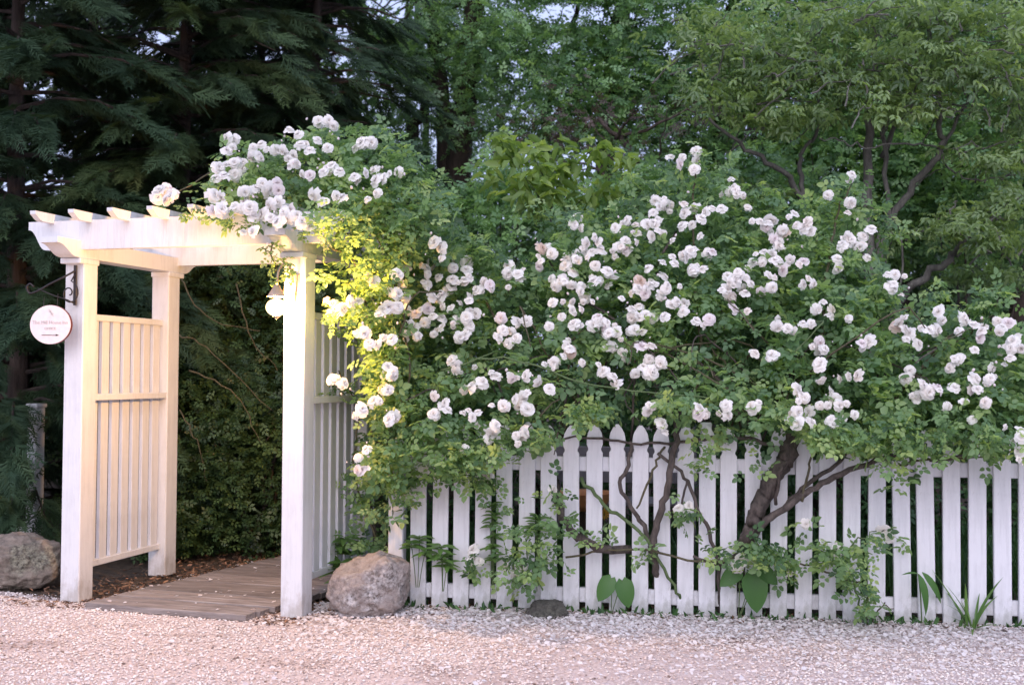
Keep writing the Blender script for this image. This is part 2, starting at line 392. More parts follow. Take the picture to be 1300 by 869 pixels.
petals(14000, 'fallen_petals', 'white rose petals fallen thickly along the foot of the picket fence')
# brown leaf litter in the strip under the fence
n = 2600; px = RG.uniform(490, 1420, n)
q = np.array([fence_pt(a, .012, b)[:] for a, b in zip(px, RG.normal(.0, .09, n))])
an = RG.uniform(0, 2*np.pi, n); s = RG.uniform(.008, .022, n)
o = scatter(PV, PF, q, np.stack([np.cos(an), np.sin(an), RG.normal(0, .3, n)], 1), np.stack([RG.normal(0, .5, n), RG.normal(0, .5, n), np.ones(n)], 1),
            np.stack([s, s*.5, s], 1), M['litter'], 'leaf_litter'); tag(o, 'brown leaf litter lying under the picket fence', kind='stuff')

# ------------------------------------------------------------------ arbor
YAW, AW, AD, PS = .279, 1.484, .903, .134
AO = Vector((-2.743, 6.752, 0))
arbor = empty('garden_arbor', AO, -YAW)
tag(arbor, 'white painted wooden arbor with slatted sides and open rafters over the boardwalk', 'arbor')
def AL(u, v, z=0): return AO + Vector((u*math.cos(YAW)+v*math.sin(YAW), -u*math.sin(YAW)+v*math.cos(YAW), z))
pm = box_bm(PS, PS, 2.06, (PS/2, PS/2, 1.03), .005)
me = bpy.data.meshes.new('post'); pm.to_mesh(me); pm.free()
for (u, v) in ((0, 0), (AW, 0), (0, AD), (AW, AD)):
    o = link('post', me, arbor, M['paint']); o.location = (u, v, 0)
cm = box_bm(PS+.012, PS+.05, .034, (PS/2, PS/2, 2.072), .004)
me = bpy.data.meshes.new('capital'); cm.to_mesh(me); cm.free()
for (u, v, dv) in ((0, 0, -.018), (AW, 0, -.018), (0, AD, .018), (AW, AD, .018)):
    o = link('capital', me, arbor, M['paint']); o.location = (u, v+dv, 0)
def ogee(length, height, tip, n=9):
    """curve from the lip (0, height-tip) down to (length, 0): an S"""
    pts = []
    for i in range(n+1):
        t = i/n
        x = length*(t)
        z = (height-tip)*(1 - (t - math.sin(2*math.pi*t)/(2*math.pi)*.9))
        pts.append((x, z))
    return pts
def beam_profile(a, b, z0, z1, L, tip):
    h = z1-z0
    left = [(a + x, z0 + z) for x, z in ogee(L, h, tip)]
    right = [(b - x, z0 + z) for x, z in ogee(L, h, tip)][::-1]
    return [(a, z1)] + left + right + [(b, z1)]
SB0, SB1 = 2.091, 2.196
for u in (0, AW):
    bm = prism_bm(beam_profile(-.24, AD+PS+.24, SB0, SB1, .19, .035), u+.004, u+PS-.004, 'yz')
    from_bm('side_beam', bm, M['paint'], arbor)
CB0, CB1 = 2.140, 2.318
for v in (-.028, AD+PS-.022):
    bm = prism_bm(beam_profile(-.25, AW+PS+.25, CB0, CB1, .13, .05), v, v+.05, 'xz')
    from_bm('cross_beam', bm, M['paint'], arbor)
NR = 7
for i in range(NR):
    u = -.105 + i*.268
    y0, y1, z0, z1 = -.195, AD+PS+.18, CB1-.014, CB1+.042
    pr = [(y0, z1), (y0+.002, z1-.020), (y0+.045, z0+.006), (y0+.065, z0), (y1-.065, z0), (y1-.045, z0+.006), (y1-.002, z1-.020), (y1, z1)]
    bm = prism_bm(pr, u, u+.04, 'yz'); from_bm('rafter', bm, M['paint'], arbor)
# side panels
RL = AD-PS
rail_me = {}
def rail_mesh(h, t):
    b = box_bm(t, RL+.002, h, (0, 0, 0), .003); me = bpy.data.meshes.new('rail'); b.to_mesh(me); b.free(); return me
rm = rail_mesh(.04, .045)
slat_bm = box_bm(.026, .073, 1.74-.21, (0, 0, 0), .002); sm = bpy.data.meshes.new('slat'); slat_bm.to_mesh(sm); slat_bm.free()
for side, u in ((-1, PS/2), (1, AW+PS/2)):
    for z in (1.737, 1.239, .204):
        for q in ((0,) if z > 1.5 or z < .5 else (1, -1)):
            o = link('rail', rm, arbor, M['paint']); o.location = (u + q*.038 + side*0, PS + RL/2, z)
    ns = 7
    for k in range(ns):
        o = link('slat', sm, arbor, M['paint']); o.location = (u, PS + RL*(k+.5)/ns, .204+.02+ (1.737-.204-.04)/2)
        o.scale.z = (1.737-.204-.04)/1.53

# ------------------------------------------------------------------ boardwalk
c0, c1 = gnd(107, 768, .02), gnd(313, 784, .02)
wv = c1-c0; wlen = wv.length; wdir = wv.normalized(); bdir = Vector((-wdir.y, wdir.x, 0))
bdir = (bdir + wdir*.16).normalized()
walk = empty('boardwalk', c0, 0); walk['kind'] = 'structure'
o_rng = random.Random(3)
y = 0.0
for i in range(26):
    pw = .118
    a = wdir*0 + bdir*y
    L = wlen + o_rng.uniform(-.012, .012) + .0
    off = o_rng.uniform(-.01, .01)
    bm = box_bm(L, pw-.011, .036, (L/2+off, pw/2, 0), .003)
    o = from_bm('plank', bm, M['plank'], walk)
    o.location = a + Vector((0, 0, o_rng.uniform(-.003, .003))); o.rotation_euler = (o_rng.uniform(-.01, .01), o_rng.uniform(-.004, .004), math.atan2(wdir.y, wdir.x)+o_rng.uniform(-.004, .004))
    y += pw
# a second run of boards turning to the right behind the arbor
for i in range(9):
    bm = box_bm(.125, 1.05, .034, (0, 0, 0), .003)
    o = from_bm('plank', bm, M['plank'], walk)
    o.location = wdir*(wlen+.085+i*.132) + bdir*(1.25+.02*i); o.rotation_euler = (0, o_rng.uniform(-.01, .01), math.atan2(wdir.y, wdir.x)+.02)
# petals on the boards and beside the path
n = 90; a = RG.uniform(0, wlen, n); b = RG.uniform(0, 2.4, n)
q = np.array([(c0 + wdir*x + bdir*yy)[:] for x, yy in zip(a, b)]); q[:, 2] = .044
n2 = 420; a2 = np.where(RG.random(n2) < .6, RG.normal(-.10, .06, n2), RG.normal(wlen+.09, .05, n2)); b2 = RG.uniform(0.1, 2.6, n2)
q2 = np.array([(c0 + wdir*x + bdir*yy)[:] for x, yy in zip(a2, b2)]); q2[:, 2] = .0
q = np.concatenate([q, q2]); n = len(q); an = RG.uniform(0, 6.28, n); s = RG.uniform(.008, .017, n)
o = scatter(PV, PF, q, np.stack([np.cos(an), np.sin(an), RG.normal(0, .2, n)], 1), np.stack([RG.normal(0, .3, n), RG.normal(0, .3, n), np.ones(n)], 1), np.stack([s, s*.8, s], 1), M['fallen'], 'fallen_petals', RG.uniform(.0, .9, n))
tag(o, 'pale petals fallen on and beside the boardwalk', kind='stuff')
n = 3800; a2 = np.where(RG.random(n) < .65, RG.normal(-.25, .22, n), RG.normal(wlen+.18, .08, n)); b2 = RG.uniform(-.05, 3, n)
q = np.array([(c0 + wdir*x + bdir*yy)[:] for x, yy in zip(a2, b2)]); q[:, 2] = RG.uniform(-.022, -.008, n); an = RG.uniform(0, 6.28, n); s = RG.uniform(.008, .024, n)
q[:, 2] += 0.02*(np.abs(a2-wlen/2) > wlen/2+.02)
o = scatter(PV, PF, q, np.stack([np.cos(an), np.sin(an), RG.normal(0, .3, n)], 1), np.stack([RG.normal(0, .5, n), RG.normal(0, .5, n), np.ones(n)], 1), np.stack([s, s*.4, s], 1), M['litter'], 'leaf_litter')
tag(o, 'brown mulch and dead leaves beside the boardwalk', kind='stuff')

# ------------------------------------------------------------------ picket fence
fence = empty('picket_fence', FA, math.atan2(FD.y, FD.x))
tag(fence, 'long white picket fence with pointed tops standing below the rambling rose', 'fence')
def f_local(px, off=0.0):
    p = fence_pt(px, 0, off) - FA; return p.dot(FD)
def picket_mesh(seed):
    hw, T = .0475, .02
    H0 = 1.105
    prof = [(-hw, .012), (-hw, H0-.165), (-hw*.80, H0-.150), (-hw*.80, H0-.140), (-hw, H0-.118), (-hw*1.0, H0-.085), (-hw*.86, H0-.05), (-hw*.5, H0-.018), (-.008, H0),
            (.008, H0), (hw*.5, H0-.018), (hw*.86, H0-.05), (hw*1.0, H0-.085), (hw, H0-.118), (hw*.80, H0-.140), (hw*.80, H0-.150), (hw, H0-.165), (hw, .012)]
    bm = prism_bm(prof, -.041, -.041+T, 'xz')
    bmesh.ops.bevel(bm, geom=[e for e in bm.edges if abs(e.verts[0].co.y-e.verts[1].co.y) < 1e-5 and e.verts[0].co.y < -.035], offset=.0025, segments=1, affect='EDGES')
    for xx in (-.02, .02):
        for zz in (.885, .115):
            m_ = Matrix.Translation((xx, -.0415, zz)) @ Matrix.Rotation(math.pi/2, 4, 'X')
            bmesh.ops.create_circle(bm, cap_ends=True, radius=.0032, segments=8, matrix=m_)
    me = bpy.data.meshes.new('picket'); bm.to_mesh(me); bm.free(); return me
pk = picket_mesh(0)
pks = [532, 559, 586, 613.5, 641.5, 669, 697, 726, 754, 784, 813, 842, 870, 897, 925, 957, 988, 1019, 1050, 1080, 1111.5, 1145, 1176, 1207, 1239.5, 1271.5, 1303]
xs = [f_local(p, .03) for p in pks]
while xs[-1] < 5.2: xs.append(xs[-1]+.142)
for i, x in enumerate(xs):
    o = link('picket', pk, fence, M['paint_fence']); o.location = (x, 0, random.uniform(-.012, .01)); o.rotation_euler = (random.uniform(-.006, .006), random.gauss(0, .006), random.gauss(0, .03))
LEN = xs[-1] + .05
for z in (.872, .105):
    bm = box_bm(LEN, .036, .085, (LEN/2, 0, z), .004); from_bm('rail', bm, M['paint_fence'], fence)
fp = box_bm(.092, .09, 1.12, (0, 0, .56), .006)
for v in fp.verts:
    if v.co.z > 1.1: v.co.z += 0
me = bpy.data.meshes.new('fence_post'); fp.to_mesh(me); fp.free()
for x in (f_local(505), xs[13], xs[24]+.03):
    o = link('fence_post', me, fence, M['paint_fence']); o.location = (x, .063 if x > .2 else 0, 0); o.scale.x = .72 if x > .2 else 1

# garden post and rail stub left of the arbor
P0 = at(44, 640, 8.5)
gpst = empty('garden_post', (P0.x, 8.5, 0), -YAW)
tag(gpst, 'short white square post standing behind the left boulder', 'post')
from_bm('post_shaft', box_bm(.085, .1, 1.12, (0, 0, .56), .005), M['paint'], gpst)
from_bm('post_cap', box_bm(.105, .12, .03, (0, 0, 1.135), .006), M['paint'], gpst)
from_bm('rail', box_bm(.12, .03, .09, (-.10, .0, .16), .004), M['paint'], gpst)

# ------------------------------------------------------------------ sign + bracket
SY = AO.y - .03
brk = empty('sign_bracket', at(96, 362, 6.70)); tag(brk, 'black wrought iron scroll bracket on the front of the left arbor post', 'bracket')
def bl(px, py, Y=6.66): return at(px, py, Y) - brk.location
from_bm('backplate', box_bm(.02, .012, .245, bl(95.5, 362, 6.71), .002), M['iron'], brk)
arm = [bl(95, 344, 6.69), bl(80, 352), bl(62, 361), bl(50, 368), bl(38, 372), bl(34, 365), bl(38, 360), bl(43, 364)]
pp = smooth_path(arm, 5); from_bm('arm', tube_bm(pp, .006, 8), M['iron'], brk, True)
s1 = []
for i in range(26):
    t = i/25; a = R(80) - t*R(520); r = (1-t)*.052+.008
    s1.append(bl(88, 372, 6.69) + Vector((-.0+math.cos(a)*r*1.0, 0, math.sin(a)*r*1.25)))
from_bm('scroll', tube_bm([bl(95, 348, 6.69)]+s1, .0045, 6), M['iron'], brk, True)
from_bm('scroll', tube_bm(smooth_path([bl(94, 385, 6.69), bl(84, 380), bl(66, 374), bl(48, 366)], 5), .004, 6), M['iron'], brk, True)
sg = empty('hanging_sign', at(65, 412, 6.62)); tag(sg, 'round pale pink inn sign with a black arrow, hanging beside the left arbor post', 'sign')
sg.rotation_euler = (0, 0, R(-4))
RX, RZ = .126, .1165
def disc(rx, rz, y0, y1, n=48):
    return prism_bm([(rx*math.cos(2*math.pi*i/n), rz*math.sin(2*math.pi*i/n)) for i in range(n)], y0, y1, 'xz')
from_bm('rim', disc(RX+.0015, RZ+.0015, -.009, .011), M['sign_edge'], sg)
from_bm('board', disc(RX, RZ, -.0115, -.0092), M['sign_face'], sg)
def text(body, size, x, z, mat, name='lettering'):
    cu = bpy.data.curves.new('t', 'FONT'); cu.body = body; cu.size = size; cu.align_x = 'CENTER'; cu.extrude = .0006
    to = bpy.data.objects.new('t', cu); COL.objects.link(to)
    dg = bpy.context.evaluated_depsgraph_get(); me = bpy.data.meshes.new_from_object(to.evaluated_get(dg))
    bpy.data.objects.remove(to); me.name = name
    for v in me.vertices: v.co = Vector((v.co.x+x, -.0128 - v.co.z, v.co.y+z))
    me.materials.clear(); return link(name, me, sg, mat)
text('The Mill House Inn', .0285, 0, .004, M['sign_grey'])
text('OFFICE', .022, 0, -.030, M['sign_grey'])
bm = prism_bm([(-.052, -.0645), (.036, -.0645), (.036, -.069), (.056, -.0628), (.036, -.0565), (.036, -.061), (-.052, -.061)], -.0135, -.0117, 'xz'); from_bm('arrow', bm, M['sign_black'], sg)
bm = bmesh.new()
for a_, l_ in ((R(-55), .05), (R(-30), .035), (R(-80), .03)):
    dx, dz = math.cos(a_)*l_/2, math.sin(a_)*l_/2; nx, nz = -math.sin(a_)*.0022, math.cos(a_)*.0022; cx, cz = .004, .072
    v = [bm.verts.new((cx+sx*dx+ss*nx, -.013, cz+sx*dz+ss*nz)) for sx, ss in ((-1, -1), (1, -1), (1, 1), (-1, 1))]; bm.faces.new(v)
from_bm('emblem', bm, M['sign_grey'], sg)
for dx in (-.05, .035):
    a = Vector((dx, 0, math.sqrt(max(0, 1-(dx/RX)**2))*RZ)); bm = tube_bm([a, a+Vector((0, .004, .03)), a+Vector((.004, .0, .055 if dx < 0 else .075))], .002, 6); from_bm('hook', bm, M['iron'], sg)

# ------------------------------------------------------------------ wall lantern on the right front post
FR = AL(AW, 0)
LP = at(351, 390, FR.y-.16)
lan = empty('wall_lantern', LP); tag(lan, 'glowing wall lantern with a conical hood on the right front post of the arbor', 'lantern')
def lathe_bm(prof, n=24):
    bm = bmesh.new(); rings = []
    for r, z in prof: rings.append([bm.verts.new((r*math.cos(2*math.pi*k/n), r*math.sin(2*math.pi*k/n), z)) for k in range(n)])
    for a, b in zip(rings, rings[1:]):
        for k in range(n): bm.faces.new((a[k], a[(k+1) % n], b[(k+1) % n], b[k]))
    return bm
gl = []
for i in range(11):
    a = -math.pi/2 + math.pi*i/10; gl.append((max(.001, .060*math.cos(a)), .050*math.sin(a)))
from_bm('glass_globe', lathe_bm(gl), M['bulb'], lan, True)
pl_d = bpy.data.lights.new('lantern_light', 'POINT'); pl_o = bpy.data.objects.new('lantern_light', pl_d); COL.objects.link(pl_o); pl_o.parent = lan
pl_d.energy = 165; pl_d.color = (1, .53, .17); pl_d.shadow_soft_size = .03
from_bm('hood', lathe_bm([(.012, .128), (.018, .122), (.022, .11), (.036, .088), (.050, .066), (.053, .060), (.050, .061), (.035, .084), (.02, .108), (.01, .11)]), M['brass'], lan, True)
from_bm('bottom_ring', lathe_bm([(.012, -.046), (.020, -.048), (.021, -.052), (.014, -.055), (.008, -.064), (.002, -.066)]), M['brass'], lan, True)
mnt = AL(AW+.075, -.006, 0)
pl = mnt - LP; 
bp = box_bm(.06, .014, .20, (pl.x, pl.y, .10), .004)
o = from_bm('backplate', bp, M['brass'], lan)
ar = [Vector((pl.x, pl.y-.01, .03)), Vector((pl.x*.95, pl.y-.03, .13)), Vector((pl.x*.8, pl.y-.05, .22)), Vector((pl.x*.45, pl.y*.5, .255)), Vector((pl.x*.1, pl.y*.1, .21)), Vector((0, 0, .125))]
from_bm('arm', tube_bm(smooth_path(ar, 6), .006, 8), M['brass'], lan, True)


# ------------------------------------------------------------------ rocks
def boulder(name, loc, r, mat, label, seed, notch=None, rz=0, flat=1.0):
    bm = bmesh.new(); bmesh.ops.create_icosphere(bm, subdivisions=6, radius=1)
    for v in bm.verts:
        c = v.co.copy()
        c = Vector([math.copysign(abs(t)**flat, t) for t in c])
        d = 1 + .22*mnoise.noise(c*1.3 + Vector((seed, 0, 0))) + .09*mnoise.noise(c*3.1+Vector((0, seed, 0))) + .055*mnoise.noise(c*7+Vector((seed, 2, 0))) + .028*mnoise.noise(c*19)
        for (nd, w_, a_) in (notch or ()):
            d += a_*math.exp(-((1-v.co.dot(Vector(nd).normalized()))/w_)**2)
        d += .02*mnoise.noise(c*14+Vector((1, seed, 4)))
        v.co = Vector((c.x*r[0]*d, c.y*r[1]*d, c.z*r[2]*d))
    o = from_bm(name, bm, mat, None, True); o.location = loc; o.rotation_euler = (0, 0, rz)
    tag(o, label, 'boulder' if r[0] > .15 else 'stone'); return o
p = at(470, 741, 6.46); boulder('boulder', (p.x, p.y, .145), (.20, .16, .17), M['rock_a'], 'knobbly pinkish granite boulder at the left end of the picket fence', 4.2,
    notch=[((.5, -.2, .8), .22, .30), ((-.12, -.25, .95), .045, -.20), ((-.45, -.45, .75), .03, -.10), ((-.8, -.4, -.1), .45, .16)], flat=.86)
p = gnd(24, 742); boulder('boulder', (p.x, p.y+.05, .13), (.29, .24, .20), M['rock_b'], 'smooth brown rounded boulder left of the arbor', 9.1, flat=.95)
p = gnd(694, 784); boulder('stone', (p.x, p.y+.03, .035), (.108, .085, .068), M['rock_c'], 'small flat dark stone on the gravel before the fence', 2.2, flat=.85)

# ------------------------------------------------------------------ foliage templates
def leaflet(x0=0, y0=0, L=1, W=.6, ang=0, fold=.12, droop=.1):
    v = [(0, 0, 0), (.3, -W*.5, fold), (.3, W*.5, fold), (.72, -W*.4, fold*.8-droop*.4), (.72, W*.4, fold*.8-droop*.4), (1, 0, -droop)]
    v = np.array(v)*L; c, s = math.cos(ang), math.sin(ang)
    out = v.copy(); out[:, 0] = x0 + v[:, 0]*c - v[:, 1]*s; out[:, 1] = y0 + v[:, 0]*s + v[:, 1]*c
    return out, np.array([(0, 1, 3, 5), (0, 5, 4, 2)])
def combine(parts):
    V, Fs, n = [], [], 0
    for v, f in parts: V.append(v); Fs.append(f+n); n += len(v)
    return np.concatenate(V), np.concatenate(Fs)
def rhomb(x0=0, y0=0, L=1, W=.6, ang=0, droop=.12):
    v = np.array([(0, 0, 0), (.42, -W*.5, .03), (1, 0, -droop), (.42, W*.5, .03)])*L; c, s = math.cos(ang), math.sin(ang)
    o = v.copy(); o[:, 0] = x0 + v[:, 0]*c - v[:, 1]*s; o[:, 1] = y0 + v[:, 0]*s + v[:, 1]*c
    return o, np.array([(0, 1, 2, 3)])
T_LEAF = leaflet(W=.62)
T_POINT = leaflet(W=.45, droop=.22)
T_LONG = leaflet(W=.3, droop=.15)
# rose compound leaf, unit length about 1
T_ROSE = combine([leaflet(.62, 0, .42, .68), leaflet(.52, .02, .34, .68, 1.1), leaflet(.52, -.02, .34, .68, -1.1), leaflet(.22, .02, .28, .68, 1.15), leaflet(.22, -.02, .28, .68, -1.15)])
T_ROSE2 = combine([leaflet(.5, 0, .48, .75), leaflet(.42, .02, .36, .75, 1.0), leaflet(.42, -.02, .36, .75, -1.0)])
# twig with 6 leaves (woodland)
T_TWIG = combine([rhomb(.7, 0, .34, .62, .1), rhomb(.5, .0, .36, .66, .95), rhomb(.55, 0, .34, .62, -.9), rhomb(.25, 0, .34, .66, 1.1), rhomb(.3, 0, .32, .62, -1.05), rhomb(0, 0, .3, .6, .7)])
T_TWIGP = combine([leaflet(.68, 0, .46, .42, .1, droop=.3), leaflet(.5, .0, .44, .42, .8, droop=.3), leaflet(.5, 0, .42, .42, -.8, droop=.3), leaflet(.15, 0, .4, .42, 1.0, droop=.3), leaflet(.2, 0, .4, .42, -.95, droop=.3)])

def rnd_dirs(n, up_=0.0, cam_=0.0, spread=1.0):
    D = RG.normal(0, spread, (n, 3)); D[:, 2] += up_; D[:, 1] -= cam_; return norm(D)
def foliage(name, T, P, size, mat, parent, up_=.9, cam_=.4, spread=.6, droop=-.25, tint=None, label=None, svar=.3):
    n = len(P)
    D = RG.normal(0, 1, (n, 3)); D[:, 2] = RG.normal(droop, .45, n)
    N = rnd_dirs(n, up_, cam_, spread)
    S = size*RG.uniform(1-svar, 1+svar, n)
    o = scatter(T[0], T[1], P, D, N, S, mat, name, tint, parent=parent)
    o['kind'] = 'stuff'
    return o

# holes where the evening sky shows through
HOLES = [(50, 590, 13, 80, .9), (38, 234, 55, 18, .97), (80, 205, 30, 26, .7), (205, 40, 45, 16, .88), (190, 68, 30, 12, .75), (345, 62, 26, 16, .88), (68, 65, 12, 8, .8), (60, 105, 20, 12, .6), (435, 70, 20, 60, .82), (412, 65, 8, 14, .8),
         (495, 10, 38, 18, .95), (534, 150, 16, 20, .85), (526, 212, 13, 15, .8), (556, 190, 9, 26, .8), (500, 120, 18, 26, .7), (480, 170, 12, 16, .7), (562, 110, 12, 36, .7), (545, 60, 14, 14, .6), (655, 90, 12, 12, .8), (700, 60, 18, 9, .8), (850, 62, 24, 14, .8), (590, 20, 12, 16, .7), (820, 25, 16, 10, .8), (470, 120, 14, 30, .7), (1204, 110, 8, 6, .8), (980, 20, 14, 8, .7), (740, 16, 66, 14, .88), (855, 15, 22, 18, .5), (925, 8, 22, 8, .8), (760, 205, 50, 20, .72), (880, 60, 22, 30, .5), (562, 235, 12, 12, .5), (152, 383, 6, 6, .9)]
def carve(P, thresh=None):
    x, y = proj(P); keep = np.ones(len(P), bool)
    for hx, hy, rx, ry, p in HOLES:
        d = ((x-hx)/rx)**2 + ((y-hy)/ry)**2
        keep &= ~((d < 1+RG.uniform(-.35, .5, len(P))) & (RG.random(len(P)) < p))
    return keep

# ------------------------------------------------------------------ conifers
def spray_template():
    V, Fs, n = [], [], 0
    rr = random.Random(5)
    for i in range(11):
        t = (i+1)/12
        for s in (-1, 1):
            L = (.36*(1-t)**.7+.09)*rr.uniform(.75, 1.2); a = s*R(rr.uniform(26, 44))
            bx, by = t*.82, 0
            for k, (u, da, ll) in enumerate(((0, 0, 1.0), (.3, .5, .62), (.5, -.45, .5))):
                b = a + s*da; x_, y_ = bx+math.cos(a)*u*L, by+math.sin(a)*u*L; l = L*ll; w_ = .016
                z0 = -.28*x_*x_ - .12*abs(y_)
                V += [(x_+math.sin(b)*w_, y_-math.cos(b)*w_, z0+rr.uniform(-.012, .012)), (x_-math.sin(b)*w_, y_+math.cos(b)*w_, z0), (x_+math.cos(b)*l, y_+math.sin(b)*l, z0-.05*l-.15*l*x_)]
                Fs.append((n, n+1, n+2)); n += 3
    return np.array(V), np.array(Fs)
T_SPRAY = spray_template()
def conifer(label, x, y, h, Rb, nb, group, tint0=.0, tint1=1.0, zmin=.3, seed=0):
    rr = np.random.default_rng(seed)
    root = empty('conifer', (x, y, 0)); tag(root, label, 'conifer', group)
    tp = [Vector((.05*math.sin(k), .04*math.cos(k*1.3), k*h/9)) for k in range(10)]
    from_bm('trunk', tube_bm(tp, taper(10, .10, .02), 10, rough=.25), M['bark_dark'], root, True)
    bb = bmesh.new(); P, D, N, S, T = [], [], [], [], []
    for k in range(nb):
        z = zmin + (h*.97-zmin)*(k+rr.random())/nb
        L = Rb*((1-z/h)**.5)*rr.uniform(.65, 1.1)+.12
        an = rr.uniform(0, 2*np.pi)
        d = np.array([math.cos(an), math.sin(an)])
        bt = rr.random()
        def pos(t):
            return np.array([d[0]*L*t, d[1]*L*t, z + .12*L*math.sin(t*2.2) - .28*L*t*t])
        if L > .5: tube_bm([pos(t) for t in (0, .3, .6, .95)], [.022, .015, .01, .004], 5, bb)
        ns = max(4, int(L/.042))
        for j in range(ns):
            t = .08 + .96*(j+rr.random())/ns
            p = pos(t); sa = an + rr.uniform(-1.0, 1.0)*(1.15-.6*t)
            sp = rr.uniform(.24, .44)
            P.append(p); D.append((math.cos(sa), math.sin(sa), rr.normal(-.38, .22))); N.append((rr.normal(0, .4), rr.normal(-.45, .45), 1)); S.append((sp, sp, sp))
            T.append(np.clip(tint0 + (tint1-tint0)*(.6*bt + .4*rr.random()), 0, 1))
    from_bm('bough', bb, M['bark_dark'], root)['kind'] = 'stuff'
    P = np.array(P); D = np.array(D); N = np.array(N); S = np.array(S); T = np.array(T)
    k = carve(P + np.array([x, y, 0]) + D*.15) & ((P[:, 1] < .35*Rb) | (rr.random(len(P)) < .4))
    P, D, N, S, T = P[k], D[k], N[k], S[k], T[k]
    o = scatter(T_SPRAY[0], T_SPRAY[1], P, D, N, S, M['leaf_conifer'], 'foliage', T, parent=root); o['kind'] = 'stuff'
CG = 'conifers behind the arbor'
c = at(20, 400, 9.2); conifer('dark green conifer at the far left edge of the picture', c.x, 9.2, 7.4, 1.8, 210, CG, 0, .55, .25, 1)
c = at(235, 400, 10.4); conifer('broad dark conifer directly above the left half of the arbor', c.x, 10.4, 7.8, 2.1, 230, CG, .1, .9, .9, 2)
c = at(400, 400, 11.2); conifer('dark conifer above the lantern between arbor and pale tree trunks', c.x, 11.2, 7.6, 1.6, 190, CG, 0, .6, .5, 3)
c = at(330, 400, 12.6); conifer('background conifer filling the gap between the broad dark one and the lantern side', c.x, 12.6, 8.2, 1.9, 120, CG, 0, .5, 1.0, 6)
c = at(115, 400, 13); conifer('farther conifer half hidden between the two big dark ones', c.x, 13, 8.6, 1.9, 130, CG, 0, .5, 1.2, 4)
c = at(-150, 400, 10.5); conifer('conifer beyond the left edge with its boughs reaching in', c.x, 10.5, 8, 2.0, 110, CG, 0, .6, .5, 5)

# ------------------------------------------------------------------ shrubs / hedges (leafy volumes)
def blob_points(n, c, r, shell=.55):
    d = norm(RG.normal(0, 1, (n, 3))); rad = (shell + (1-shell)*RG.random(n)**.6)
    lump = np.array([1+.30*mnoise.noise(Vector((a*2.2+c[0], b*2.2, e*2.2+c[1]))) + .30*mnoise.noise(Vector((a*6+c[0], b*6, e*6+c[1]))) for a, b, e in d])
    return np.array(c) + d*(rad*lump)[:, None]*np.array(r)
def shrub(name, label, cat, c, r, n, T, size, mat, group=None, stems=5, **kw):
    root = empty(name, (c[0], c[1], 0)); tag(root, label, cat, group)
    P = blob_points(n, (0, 0, c[2]), r); P = P[P[:, 2] > .03]
    k = carve(P + np.array([c[0], c[1], 0])); P = P[k]
    foliage('foliage', T, P, size, mat, root, tint=np.clip(np.array([.42+.9*mnoise.noise(Vector(q)*3.5+Vector(c)) for q in P])+RG.normal(0, .16, len(P)), 0, 1), **kw)
    sb = bmesh.new()
    for i in range(stems):
        a = random.uniform(0, 6.28); tip = Vector((math.cos(a)*r[0]*.6, math.sin(a)*r[1]*.6, c[2]+r[2]*.5))
        tube_bm(smooth_path([(math.cos(a)*.05, math.sin(a)*.05, -.02), tip*.45+Vector((0, 0, .1)), tip], 4, .02), taper(9, .022, .005), 6, sb)
    from_bm('stem', sb, M['bark_dark'], root, True)
    return root
HG = 'evergreen shrubs behind the arbor'
for (px, Y, zc, r, n, lb) in ((250, 8.9, .75, (.75, .6, .95), 2600, 'broadleaf evergreen shrub seen through the left half of the arbor opening'),
                              (330, 8.6, .6, (.6, .5, .75), 2200, 'low leafy shrub at the bend of the boardwalk seen through the arbor'),
                              (310, 9.6, 1.5, (1.0, .6, 1.2), 3200, 'tall dark shrub filling the arbor opening behind the lantern'),
                              (420, 9.3, 1.2, (.8, .5, 1.2), 2000, 'dark shrub behind the right slatted side of the arbor'),
                              (170, 9.3, .9, (.6, .5, 1.1), 1400, 'dark shrub behind the left slatted side of the arbor'),
                              (215, 8.35, .22, (.3, .3, .28), 500, 'small shrub at the foot of the back left arbor post')):
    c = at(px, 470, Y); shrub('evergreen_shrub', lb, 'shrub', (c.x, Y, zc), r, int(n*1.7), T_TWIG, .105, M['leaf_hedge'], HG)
GG = 'garden shrubs behind the picket fence'
for (px, Y, zc, r, n, lb) in ((560, 9.0, .8, (.7, .5, .95), 1500, 'green shrub behind the left end of the picket fence'),
                              (690, 9.6, .8, (.8, .5, 1.0), 1300, 'green shrub in the garden left of the terracotta bowl'),
                              (900, 9.4, .8, (.9, .6, 1.0), 1700, 'green shrub in the garden behind the gnarled rose trunk'),
                              (1060, 9.0, .6, (.8, .6, .85), 1700, 'green shrub behind the middle of the right half of the fence'),
                              (1200, 9.2, .7, (.8, .6, 1.0), 1700, 'bushy shrub seen between the pickets near the right edge'),
                              (1340, 9.2, .8, (.8, .6, 1.1), 1500, 'shrub at the right edge of the picture behind the fence')):
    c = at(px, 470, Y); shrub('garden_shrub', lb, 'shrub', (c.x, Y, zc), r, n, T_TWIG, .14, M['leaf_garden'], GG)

# grass and ground cover behind the fence
n = 15000; x = RG.uniform(-.9, 6, n); y = RG.uniform(6.8, 9.5, n)
q = np.stack([x, y, np.zeros(n)], 1); D = np.stack([RG.normal(0, .35, n), RG.normal(0, .35, n), np.ones(n)], 1)
GV = np.array([(0, -.03, 0), (0, .03, 0), (.6, .02, .06), (1, 0, .16)]); GF = np.array([(0, 1, 2, 3)])
o = scatter(GV, GF, q, D, RG.normal(0, 1, (n, 3)), RG.uniform(.10, .3, n), M['leaf_garden'], 'tall_grass'); tag(o, 'tall green grass growing behind the picket fence', kind='stuff')

